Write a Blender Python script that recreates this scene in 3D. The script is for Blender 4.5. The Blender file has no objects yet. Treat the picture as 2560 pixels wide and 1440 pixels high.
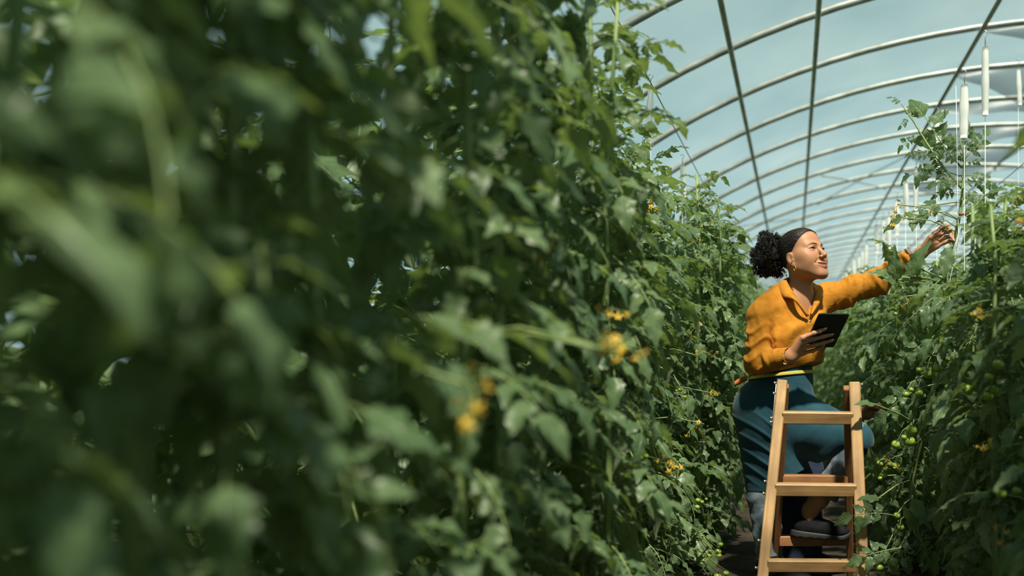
import bpy, math, random
import numpy as np
from mathutils import Vector, Matrix, Euler, Quaternion

S = bpy.context.scene
COL = S.collection
PI = math.pi

# ------------------------------------------------------------------ camera
FPX, VPX, VPY, CAMZ = 2700.0, 1985.0, 890.0, 1.0
cam_d = bpy.data.cameras.new('camera')
cam = bpy.data.objects.new('camera', cam_d)
COL.objects.link(cam)
cam.location = (0, 0, CAMZ)
cam.rotation_euler = (PI / 2, 0, 0)
cam_d.sensor_fit = 'HORIZONTAL'
cam_d.sensor_width = 36
cam_d.lens = FPX / 2560 * 36
cam_d.shift_x = (1280 - VPX) / 2560
cam_d.shift_y = (VPY - 720) / 2560
cam_d.clip_start = 0.02
cam_d.clip_end = 400
cam_d.dof.use_dof = True
cam_d.dof.focus_distance = 4.62
cam_d.dof.aperture_fstop = 1.75
S.camera = cam

# ------------------------------------------------------------------ light
S.view_settings.view_transform = 'Standard'
S.view_settings.look = 'None'
S.view_settings.gamma = 1
S.view_settings.use_curve_mapping = False
S.view_settings.exposure = 0.0

W = bpy.data.worlds.new('sky'); S.world = W; W.use_nodes = True
nt = W.node_tree; nt.nodes.clear()
tc = nt.nodes.new('ShaderNodeTexCoord')
sep = nt.nodes.new('ShaderNodeSeparateXYZ')
rmp = nt.nodes.new('ShaderNodeValToRGB')
bg = nt.nodes.new('ShaderNodeBackground')
wo = nt.nodes.new('ShaderNodeOutputWorld')
nt.links.new(tc.outputs['Generated'], sep.inputs[0])
nt.links.new(sep.outputs['Z'], rmp.inputs[0])
nt.links.new(rmp.outputs[0], bg.inputs[0])
nt.links.new(bg.outputs[0], wo.inputs[0])
el = rmp.color_ramp.elements
el[0].position = 0.0; el[0].color = (0.50, 0.72, 0.76, 1)
el[1].position = 0.75; el[1].color = (0.13, 0.26, 0.30, 1)
e = el.new(0.10); e.color = (0.36, 0.58, 0.63, 1)
e = el.new(0.32); e.color = (0.20, 0.38, 0.42, 1)
bg.inputs[1].default_value = 0.92

sun_d = bpy.data.lights.new('sun', 'SUN')
sun_d.energy = 9.5; sun_d.angle = math.radians(2.6); sun_d.color = (1.0, 0.90, 0.72)
sun = bpy.data.objects.new('sun', sun_d); COL.objects.link(sun)
SUN_DIR = Vector((0.115, -0.47, 0.84)).normalized()
sun.rotation_euler = SUN_DIR.to_track_quat('Z', 'Y').to_euler()
sun.location = (3, -4, 8)

# ------------------------------------------------------------------ helpers
def P(px, py, Y):
    """a point of the place, from where the photograph shows it and its depth"""
    return Vector(((px - VPX) / FPX * Y, Y, CAMZ - (py - VPY) / FPX * Y))

def Pn(px, py, Y):
    return np.array(P(px, py, Y))

def tag(o, label=None, cat=None, group=None, kind=None):
    if label: o['label'] = label
    if cat: o['category'] = cat
    if group: o['group'] = group
    if kind: o['kind'] = kind
    return o

def empty(name, loc, parent=None):
    o = bpy.data.objects.new(name, None); COL.objects.link(o)
    o.location = loc; o.empty_display_size = 0.05
    if parent: o.parent = parent
    return o

def link(name, me, parent=None, loc=None):
    o = bpy.data.objects.new(name, me); COL.objects.link(o)
    if parent is not None: o.parent = parent
    if loc is not None: o.location = loc
    return o

def mesh(name, v, f, mats, midx=None, smooth=True, uv=None):
    me = bpy.data.meshes.new(name)
    me.from_pydata([tuple(map(float, a)) for a in v], [], [tuple(map(int, a)) for a in f])
    for m in (mats if isinstance(mats, (list, tuple)) else [mats]): me.materials.append(m)
    if midx is not None: me.polygons.foreach_set('material_index', midx)
    me.polygons.foreach_set('use_smooth', [smooth] * len(me.polygons))
    if uv is not None:
        L = me.uv_layers.new(name='UVMap')
        li = np.empty(len(me.loops), dtype=np.int32); me.loops.foreach_get('vertex_index', li)
        L.data.foreach_set('uv', np.asarray(uv, dtype=np.float32)[li].ravel())
    me.update()
    return me

class MB:
    """collects simple shapes into one mesh"""
    def __init__(s): s.v = []; s.f = []; s.m = []; s.uv = []
    def add(s, v, f, mi=0, uv=None):
        o = len(s.v)
        s.v += [tuple(a) for a in v]; s.f += [tuple(i + o for i in a) for a in f]
        s.m += [mi] * len(f)
        s.uv += list(uv) if uv is not None else [(0.5, 0.0)] * len(v)
    def tube(s, pts, rad, n=6, mi=0, cap=True):
        pts = [Vector(p) for p in pts]
        if not isinstance(rad, (list, tuple)): rad = [rad] * len(pts)
        v = []; ref = None
        for i, p in enumerate(pts):
            t = (pts[min(i + 1, len(pts) - 1)] - pts[max(i - 1, 0)]).normalized()
            if ref is None:
                ref = Vector((0, 0, 1)) if abs(t.z) < 0.9 else Vector((1, 0, 0))
            a = (ref - t * ref.dot(t))
            if a.length < 1e-5: a = t.orthogonal()
            a.normalize(); ref = a; b = t.cross(a)
            for k in range(n):
                q = 2 * PI * k / n
                v.append(p + (a * math.cos(q) + b * math.sin(q)) * rad[i])
        f = []
        for i in range(len(pts) - 1):
            for k in range(n):
                f.append((i * n + k, i * n + (k + 1) % n, (i + 1) * n + (k + 1) % n, (i + 1) * n + k))
        if cap:
            f.append(tuple(range(n))[::-1]); f.append(tuple((len(pts) - 1) * n + k for k in range(n)))
        s.add(v, f, mi)
    def beam(s, a, b, w, h, up=(0, 0, 1), mi=0, bev=0.003):
        """bevelled bar from a to b: w across, h along 'up'"""
        a = Vector(a); b = Vector(b); t = (b - a).normalized(); up = Vector(up)
        x = t.cross(up).normalized(); y = x.cross(t).normalized()
        c = bev
        prof = [(-w/2 + c, -h/2), (w/2 - c, -h/2), (w/2, -h/2 + c), (w/2, h/2 - c), (w/2 - c, h/2), (-w/2 + c, h/2), (-w/2, h/2 - c), (-w/2, -h/2 + c)]
        v = []
        L = (b - a).length
        for d, k in ((0, .6), (c, 1), (L - c, 1), (L, .6)):
            for (px, py) in prof:
                sx = px - math.copysign(c, px) * (1 - k) ; sy = py - math.copysign(c, py) * (1 - k)
                v.append(a + t * d + x * sx + y * sy)
        f = []
        for i in range(3):
            for k in range(8):
                f.append((i*8+k, i*8+(k+1)%8, (i+1)*8+(k+1)%8, (i+1)*8+k))
        f.append(tuple(range(8))[::-1]); f.append(tuple(24 + k for k in range(8)))
        s.add(v, f, mi)
    def build(s, name, mats, parent=None, loc=None, smooth=True, rel=None):
        v = s.v
        if rel is not None: v = [(a[0]-rel[0], a[1]-rel[1], a[2]-rel[2]) for a in v]
        return link(name, mesh(name, v, s.f, mats, s.m, smooth, s.uv), parent, loc)

# ------------------------------------------------------------------ materials
def mat(name, col, rough=0.6, spec=0.4, metal=0.0):
    m = bpy.data.materials.new(name); m.use_nodes = True
    b = m.node_tree.nodes['Principled BSDF']
    b.inputs['Base Color'].default_value = (*col, 1)
    b.inputs['Roughness'].default_value = rough
    b.inputs['Specular IOR Level'].default_value = spec
    b.inputs['Metallic'].default_value = metal
    return m

def nodes(m):
    return m.node_tree.nodes, m.node_tree.links, m.node_tree.nodes['Principled BSDF'], m.node_tree.nodes['Material Output']

def noise_mix(m, c1, c2, scale, detail=4, coord='Object', stretch=(1, 1, 1), lo=.35, hi=.65, bump=0.0, bdist=0.002, rough=.55):
    n, l, b, o = nodes(m)
    t = n.new('ShaderNodeTexCoord'); mp = n.new('ShaderNodeMapping'); mp.inputs['Scale'].default_value = stretch
    nz = n.new('ShaderNodeTexNoise'); nz.inputs['Scale'].default_value = scale; nz.inputs['Detail'].default_value = detail
    nz.inputs['Roughness'].default_value = rough
    r = n.new('ShaderNodeValToRGB'); r.color_ramp.elements[0].position = lo; r.color_ramp.elements[1].position = hi
    r.color_ramp.elements[0].color = (*c1, 1); r.color_ramp.elements[1].color = (*c2, 1)
    l.new(t.outputs[coord], mp.inputs[0]); l.new(mp.outputs[0], nz.inputs['Vector']); l.new(nz.outputs[0], r.inputs[0])
    l.new(r.outputs[0], b.inputs['Base Color'])
    if bump:
        bp = n.new('ShaderNodeBump'); bp.inputs['Strength'].default_value = bump; bp.inputs['Distance'].default_value = bdist
        l.new(nz.outputs[0], bp.inputs['Height']); l.new(bp.outputs[0], b.inputs['Normal'])
    return m

def leaf_material(name, dark, light, under, trans):
    m = bpy.data.materials.new(name); m.use_nodes = True
    n, l, b, o = nodes(m)
    oi = n.new('ShaderNodeObjectInfo')
    uv = n.new('ShaderNodeUVMap'); uv.uv_map = 'UVMap'
    sp = n.new('ShaderNodeSeparateXYZ'); l.new(uv.outputs[0], sp.inputs[0])
    t = n.new('ShaderNodeTexCoord')
    nz = n.new('ShaderNodeTexNoise'); nz.inputs['Scale'].default_value = 9; nz.inputs['Detail'].default_value = 3
    l.new(t.outputs['Object'], nz.inputs['Vector'])
    ad = n.new('ShaderNodeMath'); ad.operation = 'MULTIPLY_ADD'; ad.inputs[1].default_value = .55; l.new(oi.outputs['Random'], ad.inputs[0])
    ml = n.new('ShaderNodeMath'); ml.operation = 'MULTIPLY_ADD'; ml.inputs[1].default_value = .9; ml.inputs[2].default_value = -.2
    l.new(nz.outputs[0], ml.inputs[0]); l.new(ml.outputs[0], ad.inputs[2])
    mx = n.new('ShaderNodeMix'); mx.data_type = 'RGBA'; mx.inputs[6].default_value = (*dark, 1); mx.inputs[7].default_value = (*light, 1)
    l.new(ad.outputs[0], mx.inputs[0])
    # veins: paler midrib and side veins running out at an angle
    ab = n.new('ShaderNodeMath'); ab.operation = 'ABSOLUTE'; l.new(sp.outputs['Y'], ab.inputs[0])
    mid = n.new('ShaderNodeMapRange'); mid.inputs[1].default_value = 0.0; mid.inputs[2].default_value = 0.05; mid.inputs[3].default_value = 1; mid.inputs[4].default_value = 0
    l.new(ab.outputs[0], mid.inputs[0])
    sv = n.new('ShaderNodeMath'); sv.operation = 'MULTIPLY_ADD'; sv.inputs[1].default_value = -0.55
    l.new(ab.outputs[0], sv.inputs[0]); l.new(sp.outputs['X'], sv.inputs[2])
    s2 = n.new('ShaderNodeMath'); s2.operation = 'MULTIPLY'; s2.inputs[1].default_value = 2 * PI * 6.5; l.new(sv.outputs[0], s2.inputs[0])
    s3 = n.new('ShaderNodeMath'); s3.operation = 'COSINE'; l.new(s2.outputs[0], s3.inputs[0])
    s4 = n.new('ShaderNodeMapRange'); s4.inputs[1].default_value = .86; s4.inputs[2].default_value = 1.0; s4.inputs[3].default_value = 0; s4.inputs[4].default_value = .55
    l.new(s3.outputs[0], s4.inputs[0])
    vm = n.new('ShaderNodeMath'); vm.operation = 'MAXIMUM'; l.new(mid.outputs[0], vm.inputs[0]); l.new(s4.outputs[0], vm.inputs[1])
    vs = n.new('ShaderNodeMath'); vs.operation = 'MULTIPLY'; vs.inputs[1].default_value = .45; l.new(vm.outputs[0], vs.inputs[0])
    m2 = n.new('ShaderNodeMix'); m2.data_type = 'RGBA'; l.new(vs.outputs[0], m2.inputs[0]); l.new(mx.outputs[2], m2.inputs[6])
    m2.inputs[7].default_value = (*[min(1, c * 1.9 + .03) for c in light], 1)
    # paler underside
    ge = n.new('ShaderNodeNewGeometry')
    m3 = n.new('ShaderNodeMix'); m3.data_type = 'RGBA'; l.new(ge.outputs['Backfacing'], m3.inputs[0]); l.new(m2.outputs[2], m3.inputs[6]); m3.inputs[7].default_value = (*under, 1)
    l.new(m3.outputs[2], b.inputs['Base Color'])
    b.inputs['Roughness'].default_value = .42; b.inputs['Specular IOR Level'].default_value = .5
    bp = n.new('ShaderNodeBump'); bp.inputs['Strength'].default_value = .8; bp.inputs['Distance'].default_value = .003; bp.invert = True
    l.new(vm.outputs[0], bp.inputs['Height']); l.new(bp.outputs[0], b.inputs['Normal'])
    tr = n.new('ShaderNodeBsdfTranslucent'); tr.inputs[0].default_value = (*trans, 1)
    ms = n.new('ShaderNodeMixShader'); ms.inputs[0].default_value = .36
    l.new(b.outputs[0], ms.inputs[1]); l.new(tr.outputs[0], ms.inputs[2]); l.new(ms.outputs[0], o.inputs[0])
    return m

M = {}
M['leaf'] = leaf_material('tomato_leaf', (.042, .095, .038), (.165, .245, .112), (.22, .275, .18), (.24, .35, .07))
M['stem'] = noise_mix(mat('tomato_stem', (.16, .24, .07), .55), (.10, .17, .05), (.24, .31, .12), 14, stretch=(1, 1, .3))
M['petal'] = mat('yellow_petal', (.62, .40, .04), .6)
M['bud'] = mat('yellow_green_bud', (.45, .42, .06), .6)
def fruit_mat(name, a, b_):
    m = mat(name, a, .22, .5); noise_mix(m, a, b_, 22, 2, lo=.3, hi=.7); 
    m.node_tree.nodes['Principled BSDF'].inputs['Subsurface Weight'].default_value = .12
    m.node_tree.nodes['Principled BSDF'].inputs['Subsurface Radius'].default_value = (.01, .012, .004)
    return m
M['tomato'] = fruit_mat('green_tomato', (.17, .28, .03), (.30, .40, .07))
M['ripe'] = fruit_mat('reddening_tomato', (.45, .06, .02), (.55, .14, .03))
M['calyx'] = mat('calyx_green', (.06, .13, .03), .6)
M['clip'] = mat('red_plastic_clip', (.25, .035, .02), .4)
M['tagm'] = mat('white_plastic_tag', (.62, .63, .58), .5)
M['ink'] = mat('black_print', (.02, .02, .02), .6)
M['white'] = mat('white_spool_plastic', (.93, .94, .92), .5)
n, l, b, o = nodes(M['white']); tr = n.new('ShaderNodeBsdfTranslucent'); tr.inputs[0].default_value = (.95, .96, .95, 1); ms = n.new('ShaderNodeMixShader'); ms.inputs[0].default_value = .45; l.new(b.outputs[0], ms.inputs[1]); l.new(tr.outputs[0], ms.inputs[2]); l.new(ms.outputs[0], o.inputs[0])
M['string'] = mat('white_string', (.75, .77, .72), .7)
M['wire'] = mat('galvanised_wire', (.35, .37, .36), .4, metal=.6)
M['steel'] = noise_mix(mat('galvanised_tube', (.25, .27, .26), .42, metal=.35), (.20, .23, .22), (.36, .38, .36), 5)
# ------------------------------------------------------------------ the tunnel
EX, EA, EB = 3.0, 6.15, 4.05       # centre, half-width and height of the arches
TUN_Y0, TUN_Y1 = -3.0, 42.0
def arch_pt(a, off=0.0):
    return (EX + (EA - off) * math.cos(a), (EB - off) * math.sin(a))
def arch_ang(x):
    return math.acos(max(-1, min(1, (x - EX) / EA)))

soil = noise_mix(mat('dark_soil', (.05, .045, .035), .95, .1), (.018, .018, .014), (.075, .06, .045), 7, 8, bump=.8, bdist=.02, rough=.7)
mb = MB(); N = 60
gx = [-4 + 14 * i / N for i in range(N + 1)]; gy = [-4 + 60 * j / 160 for j in range(161)]
rs = random.Random(5)
for y in gy:
    for x in gx: mb.v.append((x, y, -.012 + .012 * rs.random() - .03 * max(0, 1 - abs(x) / .35) * 0)); mb.uv.append((0, 0))
for j in range(160):
    for i in range(N):
        a = j * (N + 1) + i; mb.f.append((a, a + 1, a + N + 2, a + N + 1)); mb.m.append(0)
floor = mb.build('floor', soil); tag(floor, 'dark bare soil floor of the plastic tunnel', kind='structure')
grass = noise_mix(mat('field_grass', (.10, .16, .05), .9, .1), (.07, .12, .04), (.16, .2, .08), 2, 5)
mb = MB(); mb.add([(-150, -150, -.06), (150, -150, -.06), (150, 150, -.06), (-150, 150, -.06)], [(0, 1, 2, 3)])
tag(mb.build('ground', grass), 'grassy field outside the plastic tunnel', kind='structure')

film = bpy.data.materials.new('tunnel_film'); film.use_nodes = True
n, l, b, o = nodes(film)
n.remove(b)
tp = n.new('ShaderNodeBsdfTransparent'); tl = n.new('ShaderNodeBsdfTranslucent'); gl = n.new('ShaderNodeBsdfGlossy')
tp.inputs[0].default_value = (.93, .97, .97, 1); tl.inputs[0].default_value = (.62, .72, .72, 1)
gl.inputs[0].default_value = (.8, .8, .8, 1); gl.inputs['Roughness'].default_value = .25
t = n.new('ShaderNodeTexCoord'); nz = n.new('ShaderNodeTexNoise'); nz.inputs['Scale'].default_value = .8; nz.inputs['Detail'].default_value = 5
mp = n.new('ShaderNodeMapping'); mp.inputs['Scale'].default_value = (1, .6, 1)
mr = n.new('ShaderNodeMapRange'); mr.inputs[1].default_value = .35; mr.inputs[2].default_value = .75; mr.inputs[3].default_value = .10; mr.inputs[4].default_value = .20
l.new(t.outputs['Object'], mp.inputs[0]); l.new(mp.outputs[0], nz.inputs['Vector']); l.new(nz.outputs[0], mr.inputs[0])
m1 = n.new('ShaderNodeMixShader'); l.new(mr.outputs[0], m1.inputs[0]); l.new(tp.outputs[0], m1.inputs[1]); l.new(tl.outputs[0], m1.inputs[2])
m2 = n.new('ShaderNodeMixShader'); m2.inputs[0].default_value = .03; l.new(m1.outputs[0], m2.inputs[1]); l.new(gl.outputs[0], m2.inputs[2])
l.new(m2.outputs[0], o.inputs[0])
greyfilm = mat('folded_grey_film', (.17, .20, .22), .35, .5)
n, l, b, o = nodes(greyfilm)
tp = n.new('ShaderNodeBsdfTransparent'); tl = n.new('ShaderNodeBsdfTranslucent'); tl.inputs[0].default_value = (.14, .17, .19, 1); m1 = n.new('ShaderNodeMixShader'); m1.inputs[0].default_value = .5
m2 = n.new('ShaderNodeMixShader'); m2.inputs[0].default_value = .35
l.new(b.outputs[0], m1.inputs[1]); l.new(tl.outputs[0], m1.inputs[2]); l.new(m1.outputs[0], m2.inputs[1]); l.new(tp.outputs[0], m2.inputs[2]); l.new(m2.outputs[0], o.inputs[0])

# the clear film over the arches, pulled a little between the ribs
RIB_Y = [0.7 + 1.5 * k for k in range(-2, 27)]
mb = MB(); NA = 48
ys = []
for k in range(len(RIB_Y) - 1):
    for q in range(4): ys.append((RIB_Y[k] + (RIB_Y[k + 1] - RIB_Y[k]) * q / 4, math.sin(PI * q / 4)))
ys.append((RIB_Y[-1], 0))
for (y, s) in ys:
    for i in range(NA + 1):
        x, z = arch_pt(PI * i / NA, .03 * s - .03); mb.v.append((x, y, z)); mb.uv.append((0, 0))
for j in range(len(ys) - 1):
    for i in range(NA):
        a = j * (NA + 1) + i; mb.f.append((a, a + NA + 1, a + NA + 2, a + 1)); mb.m.append(0)
roof = mb.build('ceiling', film); tag(roof, 'clear arched plastic film roof of the tunnel', kind='structure')
for nm, Yw in (('wall_far', RIB_Y[-1]), ('wall_near', RIB_Y[0])):
    mb = MB(); v = [arch_pt(PI * i / NA, 0) for i in range(NA + 1)]
    mb.add([(x, Yw, z) for x, z in v] + [(EX, Yw, 0)], [(i, i + 1, NA + 1) for i in range(NA)])
    tag(mb.build(nm, film), 'plastic film end wall of the tunnel', kind='structure')

rib0 = None
for k, y in enumerate(RIB_Y):
    if rib0 is None:
        mb = MB(); mb.tube([(arch_pt(PI * i / 56, .0)[0], 0, arch_pt(PI * i / 56, .0)[1]) for i in range(57)], .029, 8)
        rib0 = mb.build('rib', M['steel'], roof); rib0.location = (0, y, 0)
    else:
        r = rib0.copy(); COL.objects.link(r); r.parent = roof; r.location = (0, y, 0)
for x in (-2.5, -1.55, -.5, .16, 1.67, 3.2, 4.7, 6.2, 7.8):
    a = arch_ang(x); X, Z = arch_pt(a, .045)
    mb = MB(); mb.tube([(X, RIB_Y[0], Z), (X, RIB_Y[-1], Z)], .021, 8)
    mb.build('purlin', M['steel'], roof)
# diagonal wind braces near the far end and the straight tie wires
for (x0, y0, x1, y1) in ((.4, RIB_Y[12], 1.6, RIB_Y[14]), (1.6, RIB_Y[12], .4, RIB_Y[14]), (-1.0, RIB_Y[13], .2, RIB_Y[15])):
    pts = []
    for q in range(9):
        x = x0 + (x1 - x0) * q / 8; z = arch_pt(arch_ang(x), .06)[1]; pts.append((x, y0 + (y1 - y0) * q / 8, z))
    mb = MB(); mb.tube(pts, .009, 6); mb.build('brace', M['steel'], roof)
# folds of loose inner film hanging under the ribs right of the long purlin
rs = random.Random(11)
for k in (7, 8, 9, 10, 11, 12, 13, 14):
    y = RIB_Y[k]; mb = MB(); n1 = 22
    x0, x1 = 1.62, 3.3 + .5 * rs.random(); ph = rs.random() * 6; dep = .20 + .16 * rs.random()
    if k in (7, 9): dep *= 1.5
    v = []
    for i in range(n1 + 1):
        tt = i / n1; x = x0 + (x1 - x0) * tt; z = arch_pt(arch_ang(x), .02)[1]
        sag = dep * math.sin(PI * tt) ** .8 * (.8 + .2 * math.sin(9 * tt + ph))
        for j in range(5):
            q = j / 4
            v.append((x, y + .05 * math.sin(7 * tt + ph + 2 * q) * q - .30 * math.sin(PI * q) * .3 * sag, z - sag * q))
    f = [(i * 5 + j, i * 5 + j + 1, (i + 1) * 5 + j + 1, (i + 1) * 5 + j) for i in range(n1) for j in range(4)]
    mb.add(v, f); mb.build('film_fold', greyfilm, roof)

# wires with white string spools hanging from them, over each crop row
ROWS = {'left': -.64, 'right': .70, 'next': 1.36}
WIRE_Z = 2.22
for nm, x in ROWS.items():
    zz = WIRE_Z if nm != 'next' else 2.14
    mb = MB(); mb.tube([(x, -2.5, zz), (x, 38, zz)], .003, 5)
    tag(mb.build('support_wire', M['wire']), {'left': 'taut wire above the left tomato row', 'right': 'taut wire above the right tomato row', 'next': 'taut wire above the row behind the right row'}[nm], 'wire')
    mb = MB()

def spool_mesh(h, seed):
    r = random.Random(seed); mb = MB()
    # flat winding plate with string wrapped around it, hook on top
    w, tth = .018, .011
    v = []; prof = [(-1, -.5), (-.5, -1), (.5, -1), (1, -.5), (1, .5), (.5, 1), (-.5, 1), (-1, .5)]
    K = 14
    for i in range(K + 1):
        tt = i / K; z = -h * tt
        s = .72 + .28 * min(1, 5 * min(tt, 1 - tt)) + .07 * math.sin(13 * tt + seed)
        for (px, py) in prof: v.append((px * w * s, py * tth * (s + .1), z))
    f = [(i*8+k, i*8+(k+1) % 8, (i+1)*8+(k+1) % 8, (i+1)*8+k) for i in range(K) for k in range(8)]
    f.append(tuple(range(8))); f.append(tuple(K*8+k for k in range(8))[::-1])
    mb.add(v, f); return mb
SP = [mesh('spool', m_.v, m_.f, M['white'], m_.m) for m_ in (spool_mesh(.25, 1), spool_mesh(.22, 2), spool_mesh(.24, 3))]
hook_mb = MB(); hook_mb.tube([(0, 0, -.0), (0, 0, .035), (.010, 0, .05), (.0, 0, .062), (-.010, 0, .052)], .002, 5)
HOOK = mesh('hook', hook_mb.v, hook_mb.f, M['wire'])
st_mb = MB(); st_mb.tube([(0, 0, 0), (0, 0, -1.95)], .0010, 4)
STRING = mesh('string', st_mb.v, st_mb.f, M['string'])
def hanger(x, y, ztop, k, row, label, group=None):
    e = empty('string_spool', (x, y, ztop))
    tag(e, label, 'spool', group)
    h = link('hook', HOOK, e)
    s = link('spool', SP[k % 3], e); s.rotation_euler = (0.03 * math.sin(k * 5), .06 * math.sin(k * 3.1), (k * .9) % 3 - 1.5)
    c = link('string', STRING, e, (0, 0, -.2)); c.scale = (1, 1, (ztop - .25) / 1.95)
    return e
# where the photograph shows them: (px, py of the top, depth, row)
ords = ['first', 'second', 'third', 'fourth', 'fifth', 'sixth', 'seventh', 'eighth', 'ninth', 'tenth']
sp_spots = [(2463, 118, 'right'), (2411, 212, 'right'), (2342, 300, 'right'), (2291, 418, 'right'), (2264, 455, 'right'), (2243, 500, 'right'), (2222, 540, 'right'), (2208, 548, 'right'), (2191, 562, 'right'), (2167, 609, 'right'), (2156, 625, 'right'), (2148, 640, 'right'), (2135, 648, 'right'), (2124, 668, 'right'), (2116, 680, 'right'), (2108, 690, 'right'),
            (2546, 172, 'next'), (2475, 447, 'next'), (2447, 476, 'next'), (2424, 500, 'next'), (2392, 530, 'next'), (2366, 556, 'next'),
            (1422, 160, 'left'), (1627, 216, 'left'), (1706, 412, 'left'), (1745, 470, 'left'), (1838, 596, 'left'), (1850, 640, 'left'), (1862, 655, 'left'), (1872, 668, 'left')]
cnt = {}
for k, (px, py, row) in enumerate(sp_spots):
    x = ROWS[row]; Y = FPX * x / (px - VPX); i = cnt[row] = cnt.get(row, 0) + 1
    zt = CAMZ + (VPY - py) / FPX * Y
    if row == 'next' and i > 1 or row != 'next': zt = min(zt, WIRE_Z - .02 if row != 'next' else 2.12)
    far = Y > 11
    hanger(x, Y, zt, k, row,
           ('far white string spool in the dwindling line above the right row' if row == 'right' else 'far white string spool above the left row') if far else
           f'white string spool above the {"row behind the right one" if row == "next" else row + " tomato row"}, {ords[i-1]} from the camera',
           ('far spools of the right row' if row == 'right' else 'far spools of the left row') if far else 'white string spools')
# ------------------------------------------------------------------ tomato foliage
def leaflet(L, Wd, rng, ns=8, na=4, lobes=3.0, droop=.25, fold=.35, lobe=.22):
    """one ovate, lobed, folded and drooping leaflet along +Y"""
    v = []; uv = []; ph = rng.random() * 6; tw = rng.uniform(-.35, .35); side = rng.uniform(-.12, .12)
    for i in range(ns + 1):
        t = i / ns
        w = Wd * (math.sin(PI * min(1, t ** .72)) ** .8) * (1 - .35 * t) * 1.25
        if 0 < i < ns: w *= 1 + lobe * math.sin(t * lobes * 2 * PI + ph * .2) - lobe * .3
        if i == 0: w = Wd * .10
        if i == ns: w = 0.0
        a = droop * t * 1.6
        y = L * (t - .12 * droop * t * t); z = -L * droop * t * t * .55; x0 = side * L * t * t
        for j in range(na + 1):
            s = (j / na - .5) * 2
            xx = s * w * .5
            zz = fold * abs(s) ** 1.15 * w * .5 + .10 * w * math.sin(5 * t * PI + ph + 2.2 * s) * abs(s) - .25 * w * max(0, abs(s) - .6) * (1 + math.sin(ph + 7 * t))
            yy = y - .10 * w * abs(s)
            ct, st = math.cos(tw * t), math.sin(tw * t)
            v.append((x0 + xx * ct - zz * st, yy, z + zz * ct + xx * st)); uv.append((t, s * .5))
    n1 = na + 1
    f = [(i * n1 + j, i * n1 + j + 1, (i + 1) * n1 + j + 1, (i + 1) * n1 + j) for i in range(ns) for j in range(na)]
    return v, f, uv

def xform(v, M4): return [tuple(M4 @ Vector(a)) for a in v]

def compound_leaf(seed, hi=True, length=.27):
    rng = random.Random(seed); mb = MB()
    K = 8; dr = rng.uniform(.22, .55); sw = rng.uniform(-.15, .15)
    def rp(t): return Vector((sw * length * t * t, length * (t - .18 * dr * t * t), length * (.10 * t - dr * t * t)))
    mb.tube([rp(i / K) for i in range(K + 1)], [.0034 - .0018 * i / K for i in range(K + 1)], 5 if hi else 3, 1, cap=False)
    ns, na = (11, 4) if hi else (4, 2)
    def put(t, ang, L, Wd, roll):
        p = rp(t); d = (rp(min(1, t + .05)) - rp(max(0, t - .05))).normalized()
        q = d.to_track_quat('Y', 'Z').to_matrix().to_4x4()
        Mx = Matrix.Translation(p) @ q @ Matrix.Rotation(ang, 4, 'Z') @ Matrix.Rotation(rng.uniform(-.35, .12), 4, 'X') @ Matrix.Rotation(roll, 4, 'Y')
        pl = L * .14
        v, f, uv = leaflet(L, Wd, rng, ns, na, rng.choice((3.2, 3.8, 4.4)), rng.uniform(.15, .7), rng.uniform(.15, .65), .17 if hi else .10)
        mb.add(xform([(a, b + pl, c) for a, b, c in v], Mx), f, 0, uv)
        if hi: mb.tube([Mx @ Vector((0, 0, 0)), Mx @ Vector((0, pl * 1.6, 0))], .0014, 3, 1, cap=False)
    put(.97, rng.uniform(-.15, .15), rng.uniform(.105, .13), rng.uniform(.056, .072), 0)
    for k, t in enumerate((.80, .58, .36)):
        for sgn in (-1, 1):
            if rng.random() < .06: continue
            L = rng.uniform(.075, .105) * (1 - .12 * k)
            put(t + rng.uniform(-.03, .03), sgn * rng.uniform(.75, 1.25), L, L * rng.uniform(.48, .62), sgn * rng.uniform(-.5, .5))
    if hi:
        for t in (.70, .48):
            for sgn in (-1, 1):
                L = rng.uniform(.018, .034); put(t, sgn * rng.uniform(.9, 1.4), L, L * .7, 0)
    return mb

LM = [M['leaf'], M['stem']]
def to_mesh(name, mb): return mesh(name, mb.v, mb.f, LM, mb.m, True, mb.uv)
LEAF_HI = [to_mesh('leaf', compound_leaf(100 + i, True, .22 + .02 * (i % 4))) for i in range(9)]
LEAF_LO_MB = [compound_leaf(300 + i, False, .24) for i in range(6)]

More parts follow.
